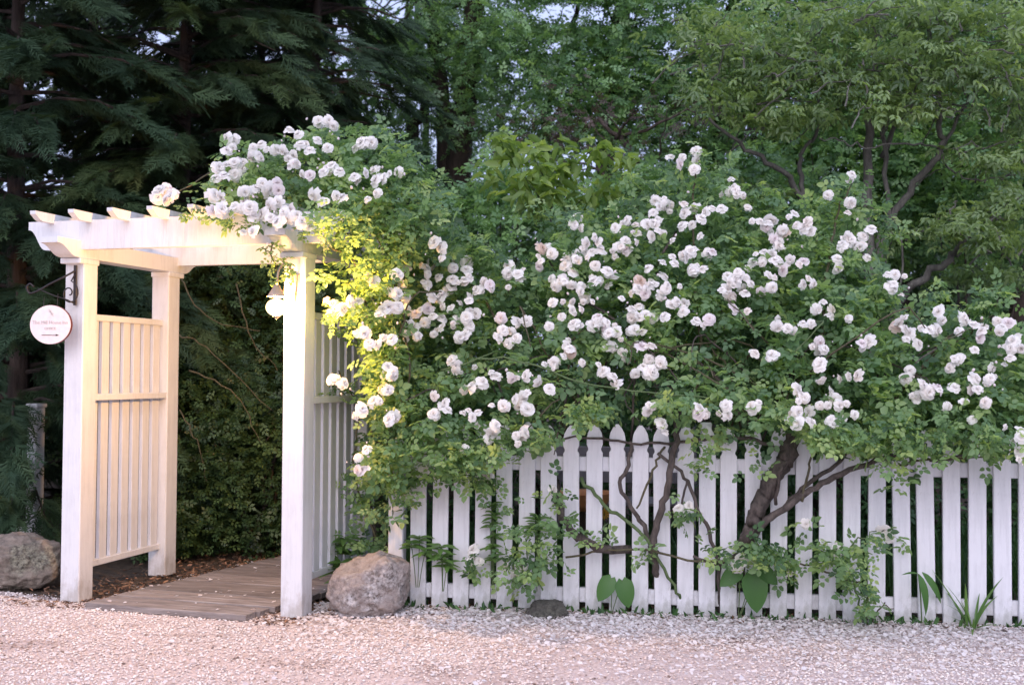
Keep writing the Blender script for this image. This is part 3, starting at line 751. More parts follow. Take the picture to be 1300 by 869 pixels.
# weeds and seedlings at the fence foot
n = 900; px = np.concatenate([RG.uniform(500, 1420, 450), np.repeat(RG.uniform(510, 1400, 30), 15) + RG.normal(0, 5, 450)])
q = np.array([fence_pt(a, 0, b)[:] for a, b in zip(px, RG.normal(.02, .05, n))])
D = np.stack([RG.normal(0, .6, n), RG.normal(-.2, .5, n), np.ones(n)*.8], 1)
o = scatter(T_LONG[0], T_LONG[1], q, D, RG.normal(0, 1, (n, 3)), RG.uniform(.02, .075, n), M['leaf_garden'], 'weeds'); tag(o, 'small green weeds sprouting along the foot of the picket fence', kind='stuff')
# bare twigs arching inside the shrubs seen through the arbor
sb = bmesh.new()
for (a, b_, c_, Y) in (((228, 425), (262, 440), (345, 520), 8.1), ((226, 350), (262, 400), (330, 420), 8.2), ((240, 470), (300, 500), (330, 560), 8.0), ((300, 360), (320, 430), (352, 470), 8.3), ((228, 520), (250, 560), (262, 610), 8.1)):
    pth = smooth_path([at(*a, Y), at(*b_, Y-.05), at(*c_, Y+.1)], 6, .006); tube_bm(pth, taper(len(pth), .006, .003), 5, sb)
o = from_bm('bare_twigs', sb, M['cane'], None); tag(o, 'thin bare twigs arching across the dark shrubs inside the arbor opening', kind='stuff')

# far woods
def far_band(name, label, x0, x1, y0, y1, z1, n, size, mat):
    x = RG.uniform(x0, x1, n); y = RG.uniform(y0, y1, n)
    top = z1*(1 + .3*np.array([mnoise.noise(Vector((a*.35, b*.2, 5))) for a, b in zip(x, y)]))
    P = np.stack([x, y, top*RG.random(n)**.8], 1); P = P[carve(P)]
    o = foliage(name, T_TWIG, P, size, mat, None, up_=.8, cam_=.5); tag(o, label); return o
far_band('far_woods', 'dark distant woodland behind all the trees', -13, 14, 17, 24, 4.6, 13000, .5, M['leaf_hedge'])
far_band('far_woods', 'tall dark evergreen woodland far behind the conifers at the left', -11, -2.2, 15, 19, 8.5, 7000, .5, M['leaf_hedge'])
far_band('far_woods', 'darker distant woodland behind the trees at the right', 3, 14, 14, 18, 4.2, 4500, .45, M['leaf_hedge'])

# ------------------------------------------------------------------ deciduous trees
def limb_obj(root, pts, r0, r1, mat, name='limb', wob=.012, sides=8, n=5):
    pth = smooth_path([p - root.location for p in pts], n, wob)
    return from_bm(name, tube_bm(pth, taper(len(pth), r0, r1), sides, rough=.25), mat, root, True)
def crown_cloud(cx, cy, cz, r, ncl, per, flat=.5, sig=.3):
    d = norm(RG.normal(0, 1, (ncl, 3)))*(RG.random(ncl)**.45)[:, None]
    C = np.array([cx, cy, cz]) + d*np.array(r)
    s = RG.uniform(.6, 1.3, ncl)*sig
    P = np.repeat(C, per, 0) + RG.normal(0, 1, (ncl*per, 3))*np.repeat(s, per)[:, None]*np.array([1, 1, flat])
    t = np.repeat(RG.uniform(0, .75, ncl), per) + RG.normal(0, .14, ncl*per)
    return P, np.clip(t, 0, 1), C
def wood_tree(label, trunks, crown, ncl, per, size, mat, Y, group, leaf=T_TWIG, bark_='bark_dark', sig=.32, name='woodland_tree', flat=.5, branches=10):
    """trunks: list of (pixel polyline, r0, r1); the first starts at the ground"""
    b = at(trunks[0][0][0][0], 470, Y); root = empty(name, (b.x, Y, 0)); tag(root, label, 'tree', group)
    for i, (pl_, r0, r1) in enumerate(trunks):
        pts = [at(px, py, Y+dy) if py < 9000 else Vector((at(px, 470, Y).x, Y, -.05)) for px, py, dy in pl_]
        limb_obj(root, pts, r0, r1, M[bark_], 'trunk' if i == 0 else 'limb')
    cx, cy, cz, r = crown
    P, t, C = crown_cloud(cx-b.x, cy-Y, cz, r, ncl, per, flat, sig)
    k = carve(P + np.array([b.x, Y, 0])); P, t = P[k], t[k]
    foliage('foliage', leaf, P, size, mat, root, tint=t)
    sb = bmesh.new()
    last = [at(px, py, Y+dy) - root.location for px, py, dy in trunks[0][0][1:]]
    for q in C[:branches]:
        a = random.choice(last); a = a + (last[-1]-a)*random.random()*.5; e = Vector(q); mid = (a+e)/2 + Vector((random.gauss(0, .1), random.gauss(0, .1), random.uniform(-.05, .2)))
        pth = smooth_path([a, mid, e], 5, .015); tube_bm(pth, taper(len(pth), .02, .004), 5, sb)
    from_bm('branch', sb, M[bark_], root, True)['kind'] = 'stuff'
    return root
G9 = 99999
WG = 'woodland trees behind the rose hedge'
def cz(py, Y): return HC + (474-py)/F_PX*Y
def cx(px, Y): return (px-650)/F_PX*Y
wood_tree('thick dark twin trunk of the tree above the left end of the rose hedge', [([(582, G9, 0), (580, 300, 0), (584, 200, 0), (594, 110, 0), (600, 20, 0), (610, -200, 0)], .19, .09), ([(570, 300, .1), (566, 200, .1), (560, 110, .1), (545, 0, .1), (530, -150, .1)], .13, .06)],
          (cx(610, 13.5), 13.2, cz(60, 13.5), (1.5, 1.2, 1.6)), 120, 34, .14, M['leaf_wood'], 13.5, WG)
wood_tree('slim leaning trunk right of the dark conifers', [([(520, G9, 0), (522, 200, 0), (535, 150, 0), (545, 100, 0), (552, 30, 0), (556, -200, 0)], .085, .04)],
          (cx(520, 14), 14, cz(70, 14), (1.3, 1.0, 1.4)), 120, 34, .15, M['leaf_wood'], 14, WG)
wood_tree('thin straight trunk rising beside the tip of the arbor rose', [([(518, G9, 0), (518, 190, 0), (516, 90, 0), (517, 0, 0), (517, -200, 0)], .035, .02)],
          (cx(470, 15.5), 15.5, cz(40, 15.5), (1.2, 1.0, 1.6)), 90, 34, .15, M['leaf_wood'], 15.5, WG)
wood_tree('dark trunk whose top shows at the upper middle of the picture', [([(770, G9, 0), (768, 250, 0), (776, 120, 0), (786, 30, 0), (797, -20, 0), (810, -200, 0)], .13, .08), ([(690, 300, .3), (692, 150, .3), (708, 90, .3), (735, 0, .3)], .07, .03)],
          (cx(770, 13), 12.6, cz(70, 13), (1.6, 1.2, 1.7)), 270, 38, .15, M['leaf_wood'], 13, WG)
wood_tree('leafy tree between the middle trunk and the grey limbed dogwood', [([(900, G9, 0), (905, 250, 0), (915, 120, 0), (930, 0, 0), (935, -150, 0)], .09, .05)],
          (cx(930, 12.5), 12.3, cz(90, 12.5), (1.5, 1.1, 1.8)), 270, 38, .15, M['leaf_wood'], 12.5, WG)
wood_tree('tall green tree filling the upper right behind the dogwood', [([(1150, G9, 0), (1140, 300, 0), (1120, 120, 0), (1110, 0, 0), (1110, -150, 0)], .11, .06)],
          (cx(1120, 12.3), 12, cz(110, 12.3), (1.9, 1.1, 2.2)), 330, 38, .15, M['leaf_wood'], 12.3, WG)
wood_tree('green tree at the right edge behind the dogwood branches', [([(1290, G9, 0), (1292, 300, 0), (1300, 120, 0), (1310, 0, 0), (1310, -150, 0)], .10, .05)],
          (cx(1330, 11.8), 11.8, cz(140, 11.8), (1.5, 1.2, 2.3)), 230, 38, .15, M['leaf_wood'], 11.8, WG)
wood_tree('farther green tree filling the gap between the conifers and the twin trunk', [([(545, G9, 0), (543, 250, 0), (540, 120, 0), (530, 0, 0), (530, -150, 0)], .06, .03)],
          (cx(540, 16), 16, cz(140, 16), (1.5, .9, 2.2)), 120, 34, .15, M['leaf_wood'], 16, WG)
# coppery understorey tree
wood_tree('coppery dark understorey tree behind the leafy sapling', [([(840, G9, 0), (830, 300, 0), (800, 200, 0), (760, 150, 0)], .05, .02)],
          (cx(790, 11), 11, cz(165, 11), (1.6, .6, .38)), 16, 22, .11, M['leaf_copper'], 11, WG)
# lower crowns closing the view above the hedge
def under(px, Y, py, r, ncl, lb, mat='leaf_wood'):
    c = at(px, py, Y); shrub('understorey_shrub', lb, 'shrub', (c.x, Y, c.z), r, ncl, T_TWIG, .17, M[mat], 'understorey behind the rose hedge', stems=4)
under(640, 10.5, 300, (.8, .6, .75), 1700, 'dark green understorey bush behind the gap in the rose hedge')
under(820, 10.8, 285, (1.0, .6, .7), 1700, 'dark bush behind the highest roses of the hedge')
under(960, 10.6, 290, (.9, .6, .8), 1700, 'green bush behind the left dogwood limb')
under(1240, 11.2, 250, (1.1, .6, .9), 1900, 'green bush filling in behind the right dogwood limb')
under(1080, 11.5, 250, (1.0, .6, 1.0), 1800, 'green bush behind the forked dogwood trunk')

# the grey-limbed dogwood
DY = 9.3
b = at(1104, 470, DY); dog = empty('dogwood_tree', (b.x, DY, 0)); tag(dog, 'spreading dogwood with forked grey limbs behind the right half of the roses', 'tree')
limb_obj(dog, [Vector((b.x, DY, -.05)), at(1104, 430, DY), at(1104, 330, DY), at(1101, 240, DY+.1), at(1104, 150, DY+.1), at(1112, 40, DY+.1)], .085, .02, M['bark_grey'], 'trunk')
LM = [([(1108, 440, 0), (1135, 393, 0), (1160, 361, -.1), (1200, 332, -.2), (1222, 309, -.3), (1270, 270, -.4), (1330, 230, -.5)], .055, .02),
      ([(1100, 440, 0), (1090, 405, 0), (1067, 371, -.1), (1060, 335, -.2), (1030, 300, -.3)], .042, .016),
      ([(1105, 420, 0), (1120, 300, 0), (1130, 280, .1), (1154, 244, .1), (1192, 196, 0), (1195, 162, 0), (1188, 101, 0), (1181, 50, 0), (1175, -60, 0)], .05, .022),
      ([(1192, 196, 0), (1215, 150, 0), (1235, 118, -.1), (1260, 70, -.2)], .022, .01),
      ([(1060, 400, .2), (1022, 290, .2), (1019, 250, .2), (1016, 210, .2), (1026, 183, .2), (1039, 159, .2), (1035, 60, .2)], .036, .014),
      ([(1019, 255, .2), (995, 217, .1), (961, 196, 0), (934, 179, -.1), (900, 150, -.2)], .036, .014),
      ([(1119, 200, .2), (1135, 165, .1), (1168, 133, 0), (1190, 110, 0)], .03, .014),
      ([(1130, 300, .1), (1122, 180, .1), (1128, 150, .1), (1137, 113, .1)], .03, .016),
      ([(1195, 188, 0), (1150, 180, -.2), (1100, 188, -.3), (1070, 180, -.4), (1040, 175, -.5)], .012, .006),
      ([(1190, 188, 0), (1230, 192, -.2), (1280, 180, -.3), (1320, 170, -.4)], .012, .006),
      ([(1193, 190, 0), (1210, 215, -.1), (1240, 228, -.2), (1290, 222, -.3)], .012, .006),
      ([(1055, 160, .1), (1020, 130, 0), (990, 110, -.1), (975, 85, -.2)], .013, .006),
      ([(1060, 140, .1), (1110, 128, -.1), (1160, 122, -.2)], .011, .005),
      ([(1135, 400, -.1), (1145, 300, -.2), (1120, 270, -.3), (1085, 265, -.4)], .013, .007)]
for pl_, r0, r1 in LM: limb_obj(dog, [at(px, py, DY+dy) for px, py, dy in pl_], r0*.78, r1*.8, M['bark_grey'])
# leaf layers of the dogwood
LAY = [(1225, 285, 75, 24, -.4, 120), (1290, 250, 60, 20, -.4, 70), (1265, 300, 50, 16, -.5, 60), (1250, 350, 70, 14, .3, 80), (1100, 100, 120, 26, -.3, 200), (1180, 60, 90, 24, -.4, 150), (1010, 80, 110, 28, -.2, 190), (930, 110, 70, 28, -.2, 130), (1240, 90, 90, 26, -.4, 160),
       (1150, 135, 70, 16, -.3, 100), (1040, 140, 60, 14, -.3, 60), (950, 60, 100, 26, 0, 150), (1060, 20, 140, 26, -.1, 200), (1220, 10, 110, 30, -.3, 180), (1290, 140, 60, 40, -.2, 130), (1275, 200, 60, 22, -.2, 90), (970, 150, 50, 18, 0, 60), (900, 40, 60, 30, .1, 90), (1090, 300, 60, 30, .5, 70), (960, 250, 50, 20, .3, 60), (1300, 40, 50, 50, -.3, 110)]
P, t = [], []
for px, py, rx, ry, dy, n in LAY:
    n = int(n*1.55); tt = RG.uniform(.2, .7)
    a = RG.normal(0, .5, n)*rx + px; bq = py + RG.normal(0, .5, n)*ry + .0*a; yy = DY + dy + RG.normal(0, .28, n)
    P.append(at_np(a, bq, yy)); t.append(np.clip(tt + RG.normal(0, .22, n), 0, 1))
P = np.concatenate(P); t = np.concatenate(t); k = carve(P); P, t = P[k], t[k]
foliage('foliage', T_TWIGP, P - np.array([b.x, DY, 0]), .135, M['leaf_dogwood'], dog, tint=t, droop=-.35, up_=1.1)
sb = bmesh.new()
for q in P[RG.choice(len(P), 190, replace=False)]:
    e = Vector(q) - dog.location; a = e + Vector((random.gauss(-.0, .35), random.gauss(.1, .2), random.uniform(-.3, .1)))
    pth = smooth_path([a, (a+e)/2+Vector((0, 0, .04)), e], 4, .01); tube_bm(pth, taper(len(pth), .008, .003), 4, sb)
from_bm('twig', sb, M['bark_grey'], dog)['kind'] = 'stuff'

# light green sapling in front of the dark gap
SYY = 8.4
b = at(700, 470, SYY); sap = empty('sapling', (b.x, SYY, 0)); tag(sap, 'pale green sapling with large pointed leaves above the dip in the rose hedge', 'sapling')
limb_obj(sap, [Vector((b.x, SYY, 0)), at(705, 350, SYY), at(700, 270, SYY), at(690, 225, SYY)], .02, .008, M['bark_grey'], 'stem')
SP = []
for pl_ in ([(700, 270), (670, 230), (645, 190), (635, 178)], [(700, 260), (680, 200), (672, 182)], [(698, 250), (725, 215), (760, 188), (800, 205)], [(700, 280), (660, 245), (620, 220)], [(700, 265), (700, 225), (712, 190)], [(705, 290), (740, 255), (780, 240)]):
    pts = [at(px, py, SYY+random.uniform(-.3, .1)) for px, py in pl_]; limb_obj(sap, pts, .007, .003, M['cane_green'], 'branch', .005, 5)
    for q in smooth_path(pts, 7)[3:]:
        for _ in range(5): SP.append(Vector(q)+Vector((random.gauss(0, .05), random.gauss(0, .07), random.gauss(0, .04))))
SP = np.array([q[:] for q in SP]) - np.array(sap.location)
o = foliage('foliage', T_POINT, SP, .115, M['leaf_sapling'], sap, up_=1.1, droop=-.45)

# ------------------------------------------------------------------ roses
def rose_template(seed, open_=1.0):
    rr = random.Random(seed); V, Fs, T = [], [], []
    layers = [(4, .20, .30, 12), (5, .34, .38, 26), (6, .52, .45, 44), (7, .74, .50, 62), (7, .95, .52, 82)]
    for li, (n, rad, wid, tilt) in enumerate(layers):
        tilt = tilt*open_
        for k in range(n):
            az = 2*math.pi*(k+.5*(li % 2))/n + rr.uniform(-.2, .2); tl = R(tilt + rr.uniform(-9, 9)); L = rad*rr.uniform(.88, 1.1); Wd = wid*rr.uniform(.85, 1.15)
            base = len(V)
            for iv in range(3):
                v = iv/2
                for iu in range(3):
                    u = iu-1
                    a = tl*(.55+.6*v)
                    r_ = L*v*math.sin(a) + .03; z = L*v*math.cos(a)*1.0 - .22*L*v*v*(li > 2) + .10*(1-li/4)
                    cup = .22*u*u*Wd
                    wv_ = Wd*(.35+.65*math.sin(min(1, v*1.25)*math.pi/2))*(1 - .25*(v > .9)*abs(u))
                    rr_ = r_ - cup*math.sin(1.57-a*.4); zz = z + cup*.55 + rr.uniform(-.025, .025) - (.05*v if abs(u) < .5 else 0)*(-1)
                    x_ = rr_*math.cos(az) - u*wv_*math.sin(az); y_ = rr_*math.sin(az) + u*wv_*math.cos(az)
                    V.append((x_+rr.uniform(-.05, .05)*v, y_+rr.uniform(-.05, .05)*v, zz+rr.uniform(-.09, .09)*v*(.4+.3*li))); T.append(min(1, .15+.2*li+.25*v))
            for iv in range(2):
                for iu in range(2):
                    a0 = base+iv*3+iu; Fs.append((a0, a0+1, a0+4, a0+3))
    # calyx
    base = len(V); V += [(.18, 0, 0), (-.09, .16, 0), (-.09, -.16, 0), (0, 0, -.22)]; T += [.2]*4; 
    return np.array(V), np.array(Fs), np.array(T)
ROSES = []; TEMPL = []
for i, (mt_, op) in enumerate((('petal', 1.0), ('petal', .92), ('petal', 1.08), ('petal_pink', .95), ('petal_pink', .8), ('petal_old', 1.1), ('petal', .7))):
    v, f, t = rose_template(i, op); TEMPL.append((v, f)); ROSES.append(np_mesh('rose_bloom', v, f, M[mt_], t, smooth=False))
bud = bmesh.new(); bmesh.ops.create_icosphere(bud, subdivisions=1, radius=.3)
for v in bud.verts: v.co.z *= 1.5
BUD = bpy.data.meshes.new('rose_bud'); bud.to_mesh(BUD); bud.free(); BUD.materials.append(M['petal_pink'])

def Z(ox, oy, k, s): return [(ox+u*k, oy+v*k) for u, v in s]
B = []
B += Z(180, 140, .2532, [(460,145),(455,190),(475,250),(510,265),(430,280),(555,185),(590,225),(600,245),(680,200),(735,245),(775,265),(785,120),(820,170),(845,200),(930,50),(960,80),(930,185),(940,300),(990,305),(1090,355),(1070,190),(1150,160),(1165,300),(1240,320),(600,370),(635,385),(540,405),(640,400),(470,320),(410,330),(110,395),(80,440),(120,450),(150,430),(405,500),(470,480),(440,510),(500,490),(560,530),(610,520),(650,540),(720,490),(750,500),(775,530),(800,550),(640,470),(560,605),(1130,445),(1010,440),(920,665),(1130,830),(905,460),(1180,350),(365,425),(840,330),(690,560)])
B += Z(380, 380, .276, [(160,20),(235,15),(155,70),(275,155),(385,180),(365,75),(165,370),(195,390),(430,350),(290,500),(385,405),(370,465),(410,550),(310,690),(270,785),(355,210)])
n_arbor_first = len(B)
B += Z(460, 300, .299, [(190,133),(275,135),(275,165),(320,170),(275,205),(350,235),(300,255),(385,135),(445,105),(445,140),(435,185),(485,225),(540,208),(120,235),(170,210),(190,258),(150,300),(190,315),(225,335),(280,310),(260,365),(335,345),(380,305),(220,385),(235,425),(410,430),(400,350),(440,345),(460,380),(340,390),(480,330),(620,125),(620,158),(662,160),(590,345),(660,365),(597,400),(652,432),(335,90),(345,725),(360,735),(300,750),(380,530),(570,595),(515,620),(468,635),(636,605),(600,715),(655,690),(700,735),(742,615),(797,650),(465,770),(550,830),(685,835),(130,580),(815,530),(890,490),(310,25),(760,50),(800,75),(950,30),(1000,20),(910,75),(920,100),(860,120),(900,150),(990,120),(1040,150),(1000,190),(800,180),(850,190),(890,210),(820,215),(750,130),(940,280),(890,275),(1000,350),(980,380),(920,385),(900,370),(1050,405),(1060,470),(840,340),(1060,595)])
B += Z(680, 180, .3452, [(495,60),(530,80),(590,35),(590,65),(585,100),(715,180),(735,180),(760,195),(440,220),(480,235),(430,260),(455,290),(470,340),(420,350),(410,305),(340,290),(320,300),(295,315),(375,335),(550,262),(585,243),(645,245),(608,282),(575,305),(150,280),(145,305),(330,360),(310,385),(340,395),(240,400),(270,490),(215,510),(130,620),(230,650),(230,670),(275,700),(290,755),(125,775),(70,805),(385,510),(375,540),(420,530),(470,500),(480,540),(460,570),(415,465),(400,560),(375,640),(365,690),(425,650),(495,600),(520,590),(475,640),(540,625),(550,590),(590,655),(640,650),(387,750),(575,475),(570,400),(650,405),(710,490),(730,510),(705,545),(725,618),(865,285),(850,310),(825,290),(875,355),(890,390),(885,435),(830,435),(787,468),(855,490),(790,520),(830,550),(870,535),(915,470),(915,330),(890,650),(870,780),(395,825),(365,855),(427,850),(460,815),(605,345)])
B += Z(980, 200, .3222, [(310,88),(310,182),(88,225),(127,278),(45,285),(125,410),(163,495),(300,315),(345,350),(300,345),(260,395),(265,435),(480,465),(475,510),(455,460),(390,280),(182,600),(232,622),(300,630),(20,670),(120,655),(210,755),(187,820),(385,720),(355,735),(490,660),(525,670),(575,735),(660,610),(670,640),(650,680),(615,680),(755,625),(795,665),(735,680),(820,710),(930,650),(950,720),(930,750),(940,790),(985,750),(730,790)])
B += Z(600, 400, .538, [(1020,150),(1060,160),(1055,185),(1075,180),(1160,205),(1185,150),(1175,175),(1225,125),(1220,150),(1120,215),(765,175),(785,195),(817,120),(885,145),(865,212),(768,255),(768,230),(875,245),(850,265),(840,185),(660,215),(600,235),(535,232),(428,218),(448,255),(705,95),(1270,75),(1275,300),(1290,320),(1295,275)])
def is_arbor(px, py): return px < 505 + (py < 330)*75
low = Z(480, 500, .345, [(245,35),(205,75),(460,45),(550,58),(420,140),(535,142),(318,205),(175,280),(395,290),(380,280),(410,300),(98,370),(645,350),(350,575),(350,610),(370,615),(475,640),(520,625),(505,670),(1108,422),(1140,410)])
low += Z(880, 500, .345, [(175,610),(160,638),(718,525),(415,475),(575,650),(530,575),(350,640),(700,495)])
B += low
lo_n = len(low)
for i in range(0, len(B)-lo_n):
    if is_arbor(*B[i]) or i % 12 == 0: B.append((B[i][0]+random.choice((-1, 1))*random.uniform(6, 13), B[i][1]+random.uniform(-9, 9)))
BIG = {(190, 133)}
rose_a = empty('climbing_rose', AL(AW+.35, .25)); tag(rose_a, 'white climbing rose growing over the right side and roof of the arbor', 'rose')
rose_f = empty('rambling_rose', fence_pt(950, 0, -.12)); tag(rose_f, 'huge white rambling rose bush spilling over the picket fence', 'rose')
def bush_front(px, py):
    """front surface depth of the rose mass, relative rounding at the top"""
    if is_arbor(px, py):
        if py < 285: return 6.05 + .75*min(1, max(0, (285-py)/130)) + .25*max(0, (px-430)/150)
        if px > 395: return 6.20 + .22*abs(px-470)/60
        return 6.1
    t = min(1, max(0, (570-py)/330))
    return yf(px) - .42 + .95*t**1.4
def bush_front_np(px, py): return np.array([bush_front(a, b) for a, b in zip(px, py)])
cnt = {0: 0, 1: 0}; bloom_pts = {0: [], 1: []}
for i, (px, py) in enumerate(B):
    k = 0 if is_arbor(px, py) else 1
    if cnt[k] >= 298: continue
    Y = bush_front(px, py) + random.uniform(-.17, -.04)
    if (px, py) in low and py > 590: Y = yf(px) - .16
    p = at(px+random.uniform(-1, 1), py+random.uniform(-1, 1), Y)
    root = (rose_a, rose_f)[k]
    r_ = random.triangular(.024, .052, .040)
    pink = .30 if 930 < px < 1010 and 300 < py < 380 else .10
    mesh = ROSES[3 + (random.random() < .5)] if random.random() < pink else (ROSES[5] if random.random() < .02 else random.choice((ROSES[0], ROSES[1], ROSES[2], ROSES[0], ROSES[6])))
    o = link('rose_bloom', mesh, root); cnt[k] += 1
    dv = Vector((random.gauss(0, .85), -1, random.gauss(.45, .7))).normalized()
    o.rotation_euler = (dv.to_track_quat('Z', 'Y') @ Matrix.Rotation(random.uniform(0, 6.28), 3, 'Z').to_quaternion()).to_euler()
    o.scale = (r_*random.uniform(.9, 1.1), r_, r_); o.location = p - root.location
    bloom_pts[k].append(p)
Pb = np.array([p[:] for p in bloom_pts[1]]); Pb = Pb[RG.integers(0, len(Pb), 330)] + RG.normal(0, 1, (330, 3))*np.array([.048, .03, .038]); Pb = Pb[Pb[:, 2] > .95]
sz = RG.uniform(.018, .040, len(Pb)); ax = norm(RG.normal(0, 1, (len(Pb), 3))*np.array([.8, .3, .7]) + np.array([0, -1, .4]))
o = scatter(TEMPL[1][0], TEMPL[1][1], Pb - np.array(rose_f.location), np.cross(ax, rnd_dirs(len(Pb))), ax, sz, M['petal'], 'small_rose_blooms', RG.uniform(.3, 1, len(Pb)), parent=rose_f); o['kind'] = 'stuff'
# buds around blooms: many, one part per plant
for k, root in ((0, rose_a), (1, rose_f)):
    Pb = np.array([p[:] for p in bloom_pts[k]]); Pb = Pb[RG.integers(0, len(Pb), int(len(Pb)*.5))] + RG.normal(0, .04, (int(len(Pb)*.5), 3)); nb_ = len(Pb)
    s = RG.uniform(.004, .009, nb_)
    o = scatter(IV, IF, Pb - np.array(root.location), rnd_dirs(nb_, .8, .6, .5), rnd_dirs(nb_), np.stack([s*1.5, s, s], 1), M['petal_pink'], 'rose_buds', RG.uniform(.4, 1, nb_), True, root); o['kind'] = 'stuff'

# ---- foliage volumes of the roses, sampled inside outlines
def in_poly(px, py, poly):
    n = len(poly); ins = np.zeros(len(px), bool); j = n-1
    for i in range(n):
        xi, yi = poly[i]; xj, yj = poly[j]
        c_ = ((yi > py) != (yj > py)) & (px < (xj-xi)*(py-yi)/(yj-yi+1e-9)+xi); ins ^= c_; j = i
    return ins
FPOLY = [(500,345),(540,320),(575,335),(600,352),(640,345),(672,345),(690,318),(715,292),(745,300),(780,270),(815,258),(850,245),(880,255),(905,240),(935,250),(950,275),(985,268),(1010,285),(1040,275),(1075,262),(1092,285),(1100,315),(1122,350),(1125,385),(1105,410),(1140,405),(1180,395),(1230,400),(1300,418),(1400,410),(1420,560),
         (1340,585),(1300,570),(1262,590),(1225,572),(1185,590),(1140,598),(1095,590),(1060,575),(1015,555),(980,565),(930,545),(895,545),(850,535),(812,522),(780,518),(745,528),(715,542),(690,560),(655,572),(632,590),(600,575),(570,582),(548,572),(522,600),(505,625),(480,600),(478,500)]
def sample(poly, n, depth_near, depth_far, clumps=.0, scale=30, thr=-.1, seed=0):
    xs_ = [p[0] for p in poly]; ys_ = [p[1] for p in poly]
    px = RG.uniform(min(xs_), max(xs_), n*2); py = RG.uniform(min(ys_), max(ys_), n*2)
    k = in_poly(px + RG.normal(0, 5, n*2), py + RG.normal(0, 5, n*2), poly); px, py = px[k][:n], py[k][:n]; n = len(px)
    dd = RG.uniform(0, 1, n)**1.5
    Y = bush_front_np(px, py) + depth_near + (depth_far-depth_near)*dd
    P = at_np(px, py, Y)
    nz = np.array([.75*mnoise.noise(Vector(q)*4.2 + Vector((seed, 0, 0))) + .45*mnoise.noise(Vector(q)*10 + Vector((seed, 5, 0))) for q in P])
    k = nz > thr + .16 - .42*np.clip(dd*2.2, 0, 1)
    return P[k], nz[k], dd[k]
def rose_leaves(root, P, nz, dd, size=.125, name='foliage'):
    t = np.clip(.45 + nz*.95 + RG.normal(0, .17, len(P)), 0, 1)
    h = len(P)//2
    V1 = P - np.array(root.location)
    n = len(P); D = RG.normal(0, 1, (n, 3)); D[:, 1] -= .35; D[:, 2] = RG.normal(-.2, .5, n); N = rnd_dirs(n, 1.05, .6, .6)
    # both leaf kinds in one mesh
    S = size*RG.uniform(.7, 1.25, n)
    o1 = scatter(T_ROSE[0], T_ROSE[1], V1, D, N, S, M['leaf_rose'], name, t, parent=root); o1['kind'] = 'stuff'
    return o1
P, nz, dd = sample(FPOLY, 14500, -.03, 1.05, thr=-.13)
pxx, pyy = proj(P); k = ~((pxx > 610) & (pxx < 930) & (pyy > 462) & (pyy < 548) & (RG.random(len(P)) < .62)); k &= ~((pxx > 930) & (pyy > 520) & (RG.random(len(P)) < .35)); P, nz, dd = P[k], nz[k], dd[k]
rose_leaves(rose_f, P, nz, dd)
# shoots sticking out over the top of the hedge and hanging low in front of the pickets
def shoot_leaves(spots, per, spread=12):
    out = []
    for (px, py, Y, rx, ry, n) in spots:
        a = px + RG.normal(0, .5, n)*rx; b_ = py + RG.normal(0, .5, n)*ry; yy = Y + RG.normal(0, .06, n)
        out.append(at_np(a, b_, yy))
    return np.concatenate(out)
sp = [(880, 205, 7.0, 24, 22, 26), (905, 235, 6.95, 26, 16, 22), (1080, 240, 6.8, 26, 28, 36), (1040, 262, 6.8, 30, 12, 20), (735, 285, 6.9, 26, 14, 22), (1130, 365, 6.5, 14, 20, 14), (1240, 390, 6.4, 60, 10, 26), (560, 315, 6.7, 30, 14, 24),
      (650, 690, 6.3, 22, 40, 38), (690, 690, 6.28, 22, 36, 42), (668, 720, 6.26, 30, 18, 36), (700, 640, 6.3, 12, 30, 14), (720, 668, 6.3, 20, 12, 12), (760, 685, 6.3, 22, 12, 10), (865, 650, 6.22, 10, 26, 12), (900, 700, 6.2, 24, 14, 12), (812, 700, 6.25, 16, 10, 8),
      (960, 700, 6.15, 40, 20, 40), (990, 715, 6.12, 34, 18, 36), (1075, 720, 6.05, 24, 30, 40), (1100, 755, 6.02, 16, 28, 34), (1105, 700, 6.05, 18, 18, 16), (1140, 612, 6.02, 10, 10, 8), (1050, 700, 6.1, 26, 16, 20),
      (890, 590, 6.2, 14, 20, 14), (960, 590, 6.15, 16, 12, 8), (905, 565, 6.2, 20, 14, 12), (600, 605, 6.4, 30, 10, 20), (622, 625, 6.35, 16, 14, 12), (520, 620, 6.45, 16, 30, 30), (560, 600, 6.4, 22, 12, 22)]
sp += [(a, b_+8, yf(a)-.13, 14, 12, 6) for a, b_ in low if b_ > 580]
P = shoot_leaves(sp, 1); rose_leaves(rose_f, P, RG.normal(.1, .2, len(P)), None, .105)
APOLY = [(262,258),(266,238),(275,222),(285,192),(310,182),(345,195),(380,178),(405,160),(430,158),(455,168),(500,165),(525,190),(545,215),(575,262),(590,300),(560,330),(530,350),(520,420),(515,520),(520,600),(505,640),(490,660),(468,660),(464,590),(474,520),(466,480),(462,440),(440,425),(422,400),(438,372),(430,350),(440,320),(408,312),(385,292),(350,282),(320,284),(285,276),(255,275)]
P, nz, dd = sample(APOLY, 5000, -.03, .72, thr=-.2, seed=3)
